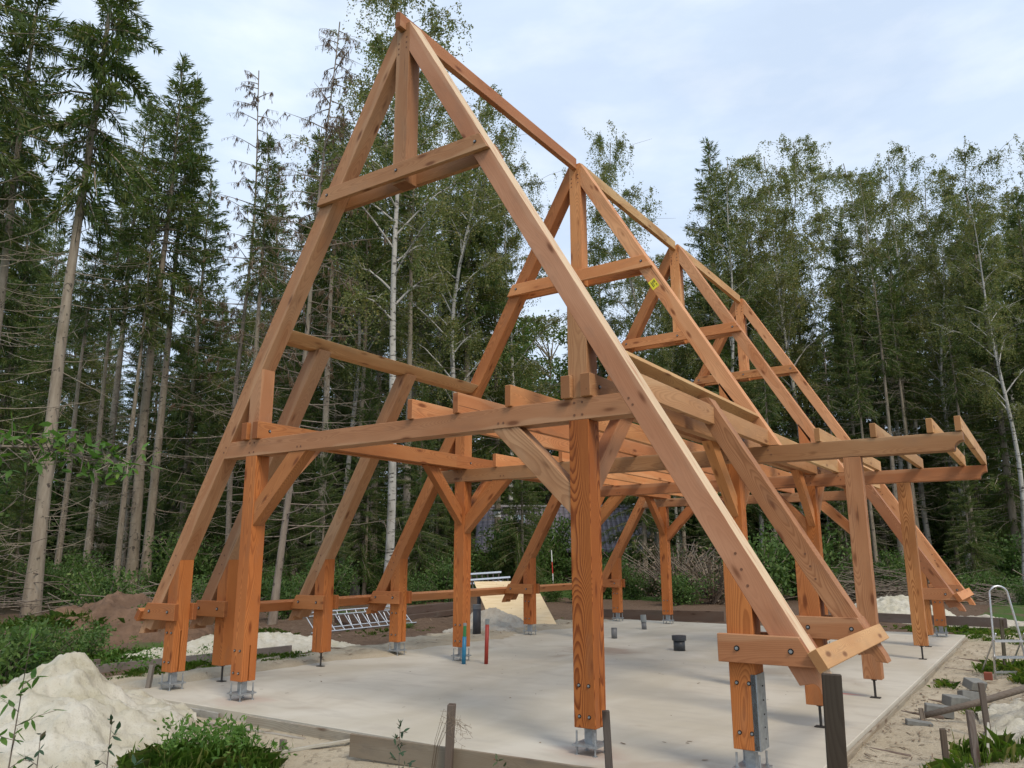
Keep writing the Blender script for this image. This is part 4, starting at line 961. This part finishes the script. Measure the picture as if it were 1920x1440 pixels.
BACK = [('S2', -42.8, 12.5, 33.1), ('S3', -42.9, 14.0, 31.0), ('S2', -37.6, 14.3, 22.1), ('S3', -41.7, 17.5, 21.1), ('B2', -40.3, 18.5, 18.0), ('S3', -33.3, 16.6, 19.4), ('S3', -36.7, 21.2, 20.1), ('S2', -34.4, 20.9, 19.6), ('B2', -29.8, 20.1, 19.5), ('S3', -27.7, 21.7, 19.2), ('S2', -30.1, 25.6, 20.2), ('S1', -25.4, 23.1, 20.8), ('S1', -27.1, 27.2, 22.8), ('S2', -26.6, 29.4, 22.1), ('B1', -20.9, 26.7, 19.3), ('S3', -10.7, 30.8, 12.5), ('B2', -9.9, 31.6, 16.1), ('S2', -9.6, 32.1, 14.7), ('S1', -9.1, 36.8, 19.3), ('S3', -7.8, 39.4, 15.5), ('B2', -7.9, 41.7, 19.5), ('B1', -5.2, 42.5, 14.2), ('S1', -2.2, 37.8, 16.3), ('S1', -1.9, 42.0, 18.4), ('S2', 0.3, 38.0, 17.8), ('S1', 1.0, 47.9, 16.6), ('S1', 2.7, 43.4, 15.9), ('S2', 4.1, 47.5, 20.4), ('S1', 6.4, 42.1, 19.0), ('B2', 7.7, 42.9, 18.6), ('S1', -54.2, 17.3, 33.6), ('S1', -52.4, 18.6, 32.6), ('S1', -53.0, 20.5, 30.8), ('S1', -44.9, 19.9, 22.3), ('S1', -50.1, 23.8, 23.5), ('S3', -41.5, 22.4, 23.8), ('S1', -42.8, 25.0, 22.4), ('S1', -43.2, 28.1, 24.7), ('S1', -42.9, 30.1, 26.6), ('B1', -36.1, 28.8, 22.7), ('S1', -34.8, 29.5, 24.6), ('S3', -35.1, 33.0, 27.1), ('B2', -32.3, 33.0, 28.4), ('S1', -30.3, 36.0, 24.8), ('S1', -29.8, 37.4, 25.7), ('S1', -28.0, 37.0, 22.), ('S1', -25.5, 35.0, 19.), ('O1', -29.1, 45.1, 18.4), ('O1', -27.0, 46.5, 13.4), ('O1', -25.2, 47.8, 15.0), ('O1', -15.5, 43.5, 15.0), ('B1', -15.6, 41.3, 20.7), ('B2', -12.8, 45.4, 20.7), ('S1', -11.5, 42.3, 20.6), ('S1', -10.8, 48.1, 22.7), ('B2', -8.5, 47.6, 23.5), ('S1', -6.1, 48.6, 18.1), ('S1', -4.7, 52.0, 22.6), ('B2', -3.5, 51.3, 20.4), ('S1', -0.9, 50.1, 18.6), ('S1', 1.3, 54.3, 21.5), ('B1', 2.4, 55.8, 22.9), ('B2', 5.1, 56.2, 25.5), ('S1', 6.3, 59.6, 27.7), ('S1', 8.7, 57.1, 26.3), ('S1', -68.9, 25.3, 48.0), ('S1', -66.1, 26.2, 40.5), ('S1', -65.8, 28.8, 36.3), ('S1', -63.2, 30.7, 32.4), ('S1', -55.5, 30.4, 28.6), ('S1', -57.7, 35.2, 31.8), ('S1', -51.6, 34.3, 28.1), ('S1', -54.1, 38.1, 30.1), ('S1', -46.1, 35.1, 31.6), ('S1', -48.1, 41.7, 35.8), ('S1', -43.7, 41.4, 33.4), ('S1', -44.0, 44.1, 33.5), ('S1', -37.0, 42.8, 31.1), ('S1', -37.2, 47.2, 30.9), ('S1', -33.3, 50.4, 24.4), ('O1', -30.7, 49.3, 18.3), ('O1', -29.8, 53.8, 17.0), ('S1', -18.9, 54.0, 22.3), ('S1', -17.1, 57.1, 25.6), ('S1', -15.0, 58.8, 26.4), ('S1', -12.9, 61.8, 26.7), ('S1', -11.0, 64.2, 24.6), ('S1', -6.9, 63.9, 25.0), ('S1', -1.9, 66.5, 25.2), ('S1', -0.2, 70.9, 27.2), ('S1', 2.7, 68.0, 26.9), ('S1', 3.5, 67.5, 29.0), ('S1', 7.1, 74.9, 30.1), ('S1', 8.3, 71.9, 30.2)]
BACK += [('B2', -7.2, 36.5, 23.0), ('B1', -5.4, 37.2, 24.5), ('B1', 1.8, 46.5, 25.0), ('B2', 2.0, 41.0, 20.5), ('B2', 6.6, 44.0, 24.0), ('B1', -11.6, 37.0, 20.0), ('S1', -6.2, 45.0, 22.5), ('S1', -1.8, 45.5, 20.5), ('B2', -19.4, 24.0, 22.5), ('B2', -16.5, 27.0, 22.0)]
BL_ = {'spruce_tree': 'dark spruce deep in the forest behind the front row of trunks', 'birch_tree': 'grey green birch deep in the forest behind the front row of trunks', 'broadleaf_tree': 'leafy tree far behind the house roof'}
for k, x, y, h in BACK:
    if x < -23 and y < 40: h *= .74 + .10 * random.random()
    nm = PROTO[k][3]; plant(k, x, y, h, BL_[nm], 'distant ' + nm.replace('_', ' ') + 's of the forest')
# young undergrowth along the forest edge
PB = {'u1': (bush('undergrowth', 2.6, 1.6, 3600, .15, M_SHR, 16), 'shrub'), 'u2': (bush('undergrowth_b', 1.6, 1.2, 2600, .11, M_SHR, 14), 'shrub'), 'u3': (bush('bramble', .8, .7, 1500, .075, M_SHR, 12), 'shrub'), 'u4': (bush('thicket', 2.4, 1.9, 1500, .10, M_TWG, 60), 'thicket')}
def shrub(k, x, y, s_, label, group=None, name='shrub', sz=None):
    (st_, lv), cat = PB[k]; r = empty(name, (x, y, gz(x, y) - .03), random.uniform(0, 6.28)); tag(r, label, cat, group)
    for n_, me_ in (('stems', st_), ('leaves', lv)):
        o = bpy.data.objects.new(n_, me_); C.objects.link(o); o.parent = r; o.scale = (s_, s_, s_ * (sz or 1))
    return r
random.seed(31)
YS = [(-15.6, 13.5, 6.5, 'light green young spruce behind the left rafters of the first bay'), (-16.5, 16.6, 9.5, 'light green spruce boughs in the middle of the first bay'), (-13.9, 16.8, 8.2, 'young green spruce left of the second truss'), (-19.5, 15.0, 10.5, 'young spruce between the dead larch and the left rafter'), (-24., 14.5, 9., 'young spruce low behind the pointed left spruce'),
      (-26.5, 11.2, 8., 'young spruce filling the gap between the left bare trunks'), (-22.4, 6.6, 7., 'young spruce behind the two thickest left trunks'), (-20.6, 3.2, 6., 'young spruce at the far left edge behind the thick trunk'), (-12.6, 21.8, 9.5, 'young spruce close to the white birch'), (-17.8, 22.5, 11., 'green spruce behind the white birch'), (-6.4, 27.5, 7., 'young spruce behind the brown thicket'), (-1.5, 30., 7., 'young spruce in the dark behind the porch'), (3., 31., 6.5, 'young spruce low at the right forest edge'), (-28.5, 20., 11., 'green young spruce far behind the left bay')]
for x, y, h, lab in YS: plant('S5', x, y, h, lab)
random.seed(5)
for i in range(70):
    u = i / 69; a = math.atan2(1, -3.2) * (1 - u) + math.atan2(1, .03) * u
    d = random.uniform(27, 40) if i % 2 else random.uniform(24, 30)
    x, y = 5.6 + math.cos(a) * d * 1.05, -6 + math.sin(a) * d * 1.12 + 3
    if -25 < x < -11 and y > 17 and y < 36 and not (x < -19 and y < 22): continue
    shrub(random.choice(('u1', 'u1', 'u2')), x, y, random.uniform(.35, .8) * (1.3 if i % 5 == 0 else 1), 'dark leafy bush of the undergrowth at the forest edge', 'bushes along the forest edge')
for i in range(44):
    u = (i + random.random() * .8) / 44; a = math.atan2(1, -2.6) * (1 - u) + math.atan2(1, .06) * u; d = random.uniform(52, 66)
    x, y = 5.6 + math.cos(a) * d, -6 + math.sin(a) * d
    if -27 < x < -12 and 25 < y < 44: continue
    shrub('u1', x, y, random.uniform(1.9, 2.9), 'big dark leafy bush deep in the forest behind the tree trunks', 'big bushes deep in the forest')
for i, (k, x, y, s_, sz, lab) in enumerate((
    ('u1', -13.2, 22.2, .95, 1.25, 'light green leafy shrub behind the stacked ladders'),
    ('u1', -15.2, 26.4, 1.1, 1.35, 'dark evergreen shrub in front of the left part of the roof'),
    ('u1', -16.0, 29.5, 1.0, 1.5, 'tall evergreen shrub hiding the middle of the house roof'),
    ('u1', -13.4, 29.2, 1.2, .55, 'dark evergreen hedge plant under the eaves of the house'),
    ('u1', -11.0, 30.8, 1.1, .8, 'dark evergreen hedge plant at the right end of the house'),
    ('u1', -17.8, 27.0, 1.2, .8, 'dark evergreen hedge plant at the left end of the house'),
    ('u4', -6.0, 22.3, 1.2, .9, 'tangled brown and green thicket behind the far right of the slab'),
    ('u4', -4.4, 21.5, 1.1, .8, 'tangled brown thicket beside the short leaning birch'),
    ('u2', -5.0, 20.2, .9, .9, 'green holly like shrub in front of the brown thicket'),
    ('u4', -8.2, 24.6, 1.0, .7, 'dead brown branches tangled behind the tree stump'),
    ('u2', -3.0, 22.6, 1.4, 1.2, 'green bush seen between the two right rafters'),
    ('u1', -1.9, 25.0, 1.1, 1.1, 'tall green bush behind the right front corner of the frame'),
    ('u3', -8.4, 1.6, .9, .9, 'dense nettle bush above the big sand heap'),
    ('u3', -6.9, -.35, 1.0, 1.1, 'leafy weed clump behind the left slope of the sand heap'),
    ('u2', -9.7, .6, .6, .8, 'green weed clump at the left edge below the thick trunk'),
    ('u3', -7.7, .6, .9, 1.0, 'low bramble left of the long grey plank'),
    ('u4', -9.0, 1.2, .32, .8, 'dry brown stalks tangled among the weeds on the left'),
    ('u4', -7.2, -.6, .28, .8, 'small tangle of dry stalks behind the big sand heap'),
    ('u4', -12.5, 6.0, .45, .8, 'dry twiggy tangle at the foot of the left tree trunks'),
    ('u2', -10.2, 4.0, .6, .9, 'young elder bush on the brown soil heap'),
    ('u1', -13.2, 7.6, .55, .9, 'elder bush behind the foot of the left rafter'),
    ('u2', -15.0, 5.5, .9, 1.1, 'leafy bush between the left trunks'),
    ('u2', -12.2, 9.2, .8, 1.1, 'leafy bush behind the second left foot of the frame'),
    ('u3', -9.6, 9.0, .7, .8, 'small weed tuft left of the lying ladder'),
    ('u3', -7.6, 8.9, .5, .4, 'small weed in the mud in front of the lying ladder'),
    ('u3', -5.4, -1.6, 1.0, 1.0, 'weed clump at the lower left edge beside the sand heap'),
    ('u3', -6.2, -2.2, 1.2, 1.2, 'dark green weed clump at the far lower left corner'),
)): shrub(k, x, y, s_, lab, None, 'thicket' if k == 'u4' else 'shrub', sz)

# ------------------------------------------------------------------ small plants near the camera
def seedling(name, x, y, h, label, m=M_HOL, lf=.06, n=26, z=None, lean=(0, 0), side=5, cat='seedling', sp=.5):
    zz = gh(x, y) if z is None else z
    r = empty(name, (x, y, zz - .02)); tag(r, label, cat); paths = []; Q = []
    P = [np.array((lean[0] * t_ ** 1.5 * h, lean[1] * t_ * h, h * t_)) for t_ in (0, .25, .5, .75, 1)]; paths.append((P, [.006, .005, .004, .003, .002]))
    def leaf(p, d, l_):
        d = d / np.linalg.norm(d); u = np.cross(d, (0, 0, 1.)) + rng.normal(size=3) * .25; u /= np.linalg.norm(u); w_ = l_ * .42
        Q.extend([p, p + d * l_ * .3 + u * w_ * .5, p + d * l_ * .62 + u * w_ * .42, p + d * l_, p + d * l_ * .62 - u * w_ * .42, p + d * l_ * .3 - u * w_ * .5])
    for k in range(side):
        t_ = .25 + .7 * k / side; i_ = min(3, int(t_ * 4)); p = P[i_] + (P[i_ + 1] - P[i_]) * (t_ * 4 - i_); az = k * 2.4 + rng.uniform(-.3, .3); o = np.array((math.cos(az), math.sin(az), .45)); L = h * sp * (1.1 - t_) * rng.uniform(.7, 1.1)
        paths.append(([p, p + o * L * .5, p + o * L + np.array((0, 0, -.02))], [.003, .0025, .0015]))
        for j in range(n // side): s = rng.uniform(.2, 1.05); leaf(p + o * L * s, o * .4 + rng.normal(size=3) * .6 + np.array((0, 0, -.1)), lf * rng.uniform(.7, 1.2))
    for j in range(6): leaf(P[-1] - np.array((0, 0, rng.uniform(0, .1) * h)), rng.normal(size=3) * .6 + np.array((0, 0, .5)), lf * rng.uniform(.6, 1.))
    a = bpy.data.objects.new('stem', limb_mesh(name + '_stem', paths, M_DEAD, 4)); b_ = bpy.data.objects.new('leaves', quads(name + '_leaves', Q, m, 6))
    for o in (a, b_): C.objects.link(o); o.parent = r
seedling('holly_seedling', 1.0, -3.35, .70, 'spiky dark holly seedling in front of the middle of the big sand heap', lf=.06, n=40, side=7, z=.0, sp=.38)
seedling('holly_seedling', .62, -3.55, .62, 'small dark holly seedling left of the taller one before the sand heap', lf=.055, n=36, side=6, z=.0, sp=.4)
seedling('holly_seedling', .25, -3.62, .50, 'holly seedling in the lower left corner', lf=.055, n=30, side=5, z=.0, sp=.5)
seedling('holly_seedling', 1.55, -2.85, .42, 'low holly seedling at the foot of the sand heap', lf=.05, n=20, side=4, z=.0)
seedling('thorny_sapling', 1.62, -1.55, .62, 'slender holly sapling in front of the front plank left of the stake', M_HOL, .05, 60, z=-.15, side=9, sp=.3)
seedling('holly_seedling', 1.45, -2.0, .30, 'small dark seedling at the bottom centre edge', lf=.07, n=24, side=4, z=-.12)
seedling('oak_seedling', 3.55, -1.6, .36, 'small green oak seedling at the bottom right of the thick front post', leaf_mat('oak_leaf', (.05, .11, .04), (.09, .15, .05), (.20, .06, .03), .3, 6), .075, 34, z=-.05, side=6, lean=(.15, 0), sp=.55)
seedling('oak_seedling', 2.35, -1.25, .30, 'reddish leaved seedling behind the bottom centre of the front plank', leaf_mat('red_leaf', (.06, .09, .05), (.10, .12, .06), (.25, .05, .03), .3, 6), .065, 18, z=-.05, side=4, lean=(-.3, 0))
seedling('tall_weed', -.15, -3.35, 1.12, 'tall thin sapling with feathery leaves at the left edge before the sand heap', M_GRN, .09, 60, z=.0, side=9, lean=(.05, .02), sp=.35)
# leafy branch reaching in from the left
br = empty('leafy_branch', (1.35, -4.32, 2.10)); tag(br, 'thin branch with fresh pointed green leaves reaching in from the left edge', 'branch')
pts_ = [np.array(p) - np.array((1.35, -4.32, 2.10)) for p in ((.75, -4.55, 2.15), (1.05, -4.4, 2.155), (1.4, -4.15, 2.15), (1.62, -4.0, 2.10), (1.83, -3.82, 2.06))]
Q = []; paths = [(pts_, [.010, .008, .006, .004, .003])]
for k in range(210):
    t_ = rng.uniform(.05, 1) * 3.99; i_ = int(t_); p = pts_[i_] + (pts_[i_ + 1] - pts_[i_]) * (t_ - i_); sdv = rng.normal(size=3) * .05; p1 = p + sdv + np.array((0, 0, rng.uniform(-.03, .05)))
    paths.append(([p, p1], [.003, .0015]))
    for _ in range(2):
        d = rng.normal(size=3) * .5 + np.array((.5, .3, -.1)); d /= np.linalg.norm(d); u = np.cross(d, (0, 0, 1.)) + rng.normal(size=3) * .4; u /= np.linalg.norm(u); l_ = rng.uniform(.045, .08); w_ = l_ * .38
        Q.extend([p1, p1 + d * l_ * .3 + u * w_ * .5, p1 + d * l_ * .65 + u * w_ * .4, p1 + d * l_, p1 + d * l_ * .65 - u * w_ * .4, p1 + d * l_ * .3 - u * w_ * .5])
for nm_, me_ in (('twig', limb_mesh('branch_twig', paths, M_DEAD, 5)), ('leaves', quads('branch_leaves', Q, M_GRN, 6))):
    o = bpy.data.objects.new(nm_, me_); C.objects.link(o); o.parent = br
# dry arching grass stalks
P_ = []
for k in range(9):
    a = rng.uniform(-.2, .2); hh = rng.uniform(.42, .6); P_.append(([np.array((0, a * .1, 0)), np.array((.06, a * .2, hh * .6)), np.array((.16 + .05 * a, a * .3, hh)), np.array((.28 + .1 * rng.random(), a * .5, hh * rng.uniform(.75, .95)))], [.0022, .0018, .0013, .0008]))
    q3, q2_ = P_[-1][0][3], P_[-1][0][2]
    for j in range(10): e = q3 - (q3 - q2_) * rng.random(); P_.append(([e, e + rng.normal(size=3) * .03], [.001, .001]))
P_ = [([np.array(q) for q in a], b) for a, b in P_]
o = bpy.data.objects.new('dry_grass_stalks', limb_mesh('dry_stalks', P_, M_TWG, 4)); C.objects.link(o); o.location = (1.5, -1.05, -.12); tag(o, 'fine dry arching grass stalks left of the grey brown front stake', 'grass stalks')

# grass: scattered blades, one object
def blades(regions):
    Q = []
    for (cx, cy, rx, ry, n_, h, zz) in regions:
        nt_ = max(4, int(n_ / 9))
        for _ in range(nt_):
            a = rng.uniform(0, 6.28); r_ = math.sqrt(rng.random()); tx, ty = cx + math.cos(a) * r_ * rx, cy + math.sin(a) * r_ * ry
            ht = h * rng.uniform(.35, 1.15) * (1.1 - .5 * r_); nb = int(rng.uniform(8, 30)); sg = .015 + ht * .22
            for _ in range(nb):
                x, y = rng.normal(tx, sg), rng.normal(ty, sg); z = (gh(x, y) if zz is None else zz) - .01; hh = ht * rng.uniform(.4, 1.25)
                az = rng.uniform(0, 6.28); bend = rng.uniform(.1, 1.0); wd = .0011 + ht * .0042
                o = np.array((math.cos(az), math.sin(az), 0)); u = np.array((-o[1], o[0], 0)) * wd; p = np.array((x, y, z))
                m1 = p + o * hh * bend * .22 + np.array((0, 0, hh * .55)); e = p + o * hh * bend * .85 + np.array((0, 0, hh * (.95 - bend * .45)))
                Q.extend([p - u, p + u, m1 + u * .8, e, m1 - u * .8])
    return Q
G = blades([(-.55, -1.65, .85, .5, 1500, .30, -.17), (.3, -2.1, .9, .5, 900, .24, -.17), (1.5, -1.55, 1.3, .45, 1500, .16, -.16), (-5.6, 1.9, .35, 1.6, 1500, .14, None), (-4.9, 2.6, .4, .9, 700, .10, None), (-7.6, 1.8, 1.4, 1.6, 2200, .16, None), (-8.4, -.6, 1.8, 1.5, 2500, .22, None), (-11.2, 3.0, 1.0, 1.6, 1600, .35, .25),
            (-9.2, 5.6, 1.2, 1.0, 1500, .16, None), (5.0, 2.0, .3, .5, 200, .26, None), (4.75, 1.35, .2, .3, 90, .22, None), (5.0, 8.2, .5, .6, 500, .24, None), (5.4, 7.2, .4, .6, 400, .25, None), (4.9, 14.5, 1.2, 1.8, 1800, .16, None), (3.7, 15.2, 1.6, .7, 1000, .14, None), (4.75, 4.7, .25, .3, 130, .12, None),
            (2.7, -1.5, 1.0, .4, 600, .16, -.13), (-5.2, 11.8, .5, .8, 120, .10, None), (-7.3, 7.6, .8, 2.0, 350, .10, None), (4.25, 6.3, .12, .3, 60, .16, None), (-2.0, 13.5, 2.2, .25, 800, .07, None), (-3.4, -.6, .3, .12, 90, .12, -.05)])
tag(bpy.data.objects.new('grass', quads('grass', G, M_GRS, 5)), 'green grass blades growing in tufts around the site', 'grass', kind='stuff'); C.objects.link(bpy.data.objects['grass'])
# leafy weeds mixed in the big front tuft
Q = []
for cx_, cy_, hh_, n_ in [(rng.normal(-.72, .32), rng.normal(-1.42, .2), rng.uniform(.12, .34), 70) for _ in range(30)] + [(rng.uniform(-.2, 1.2), rng.uniform(-2.2, -1.6), rng.uniform(.08, .18), 40) for _ in range(14)] + [(rng.uniform(-8.5, -5.5), rng.uniform(-1.2, 2.5), rng.uniform(.1, .35), 60) for _ in range(60)]:
  for _ in range(n_):
    f_ = rng.random(); x, y = rng.normal(cx_, .02 + .07 * (1 - abs(f_ - .5))), rng.normal(cy_, .02 + .07 * (1 - abs(f_ - .5))); z = (-.15 if cx_ > -4 else gh(cx_, cy_)) + f_ * hh_; kite(Q, np.array((x, y, z)), rng.normal(size=3) + np.array((0, 0, .4)), rng.uniform(.035, .08), rng.uniform(.012, .03))
o = bpy.data.objects.new('leafy_weeds', quads('leafy_weeds', Q, M_GRN)); C.objects.link(o); tag(o, 'low leafy weeds growing through the grass tuft in front of the slab', 'weeds', kind='stuff')
# litter of twigs and chips on the sand and soil
Q = []
def chip(x, y, l_, w_, z=None):
    z = gh(x, y) + .012 if z is None else z; az = rng.uniform(0, 3.14); d = np.array((math.cos(az), math.sin(az), rng.normal() * .08)) * l_; u = np.array((-d[1], d[0], 0)) / l_ * w_; p = np.array((x, y, z)); Q.extend([p - u, p + u, p + d + u, p + d - u])
for _ in range(1500):
    x, y = rng.uniform(4.08, 5.6), rng.uniform(-.5, 12); chip(x, y, rng.uniform(.015, .11) * (1 if rng.random() > .08 else 2), rng.uniform(.003, .009))
for _ in range(900):
    x, y = rng.uniform(-3, 4), rng.uniform(-1.7, -.45); chip(x, y, rng.uniform(.01, .07), rng.uniform(.002, .006))
for _ in range(700):
    x, y = rng.uniform(-6, -4.0), rng.uniform(1, 12); chip(x, y, rng.uniform(.02, .15), rng.uniform(.004, .012))
for _ in range(1600):
    x, y = rng.uniform(-13, -6.5), rng.uniform(4, 15); chip(x, y, rng.uniform(.03, .35), rng.uniform(.004, .012))
for _ in range(160):
    x, y = rng.uniform(-3.7, 3.8), rng.uniform(-.2, 12.8); chip(x, y, rng.uniform(.01, .05), rng.uniform(.004, .01), .003)
o = bpy.data.objects.new('wood_litter', quads('wood_litter', Q, plain('litter_brown', (.10, .065, .045), .9, 0, .4, 3, 0, .2, (.28, .21, .14)))); C.objects.link(o); tag(o, 'small brown twigs and wood chips strewn over the sand and soil', 'litter', kind='stuff')
# brush piles
def brush(x, y, n_, L, hh, label, spread=1.4):
    paths = []
    for _ in range(n_):
        c = rng.normal(size=3) * np.array((spread * .5, spread * .4, 0)) + np.array((0, 0, abs(rng.normal(0, hh * .45)))); az = rng.uniform(-.5, .5) + (0 if rng.random() < .7 else 1.5); l_ = L * rng.uniform(.4, 1); d = np.array((math.cos(az), math.sin(az), rng.normal() * .2)) * l_
        paths.append(([c - d / 2, c + rng.normal(size=3) * .1, c + d / 2], [.018, .013, .005]))
    o = bpy.data.objects.new('brush_pile', limb_mesh('brush_pile', paths, M_DEAD, 4)); C.objects.link(o); o.location = (x, y, gz(x, y)); tag(o, label, 'brush pile')
brush(.1, 25.5, 220, 3.0, 1.1, 'big heap of dry cut branches behind the right side of the frame', 2.2)
brush(-7.6, 26.0, 160, 3.2, 1.4, 'dead branches heaped right of the tree stump', 2.4)
brush(-10.8, 26.4, 90, 2.2, .7, 'dead branches lying left of the tree stump', 1.6)
brush(-15.5, 7.2, 130, 3.0, .8, 'dry fallen branches under the trees at the left', 3.0)
brush(5.2, 27., 110, 3.0, .6, 'low dead branches at the right forest edge', 3.0)
brush(-20., 3.4, 160, 3.5, 1.6, 'tangle of dead twigs between the leftmost trunks', 3.5)
# bird box
bb = empty('bird_box', (-16.4, 25.4, 3.6)); tag(bb, 'small white bird box on a tree in front of the house roof', 'bird box')
bm = bmesh.new(); bar(bm, (0, 0, -.14), (0, 0, .14), .26, .2); bmobj('box_body', bm, M_WHITE, bb)
bm = bmesh.new(); bar(bm, (-.2, -.04, .16), (.2, -.04, .18), .32, .03); bmobj('lid', bm, M_SLATE, bb)
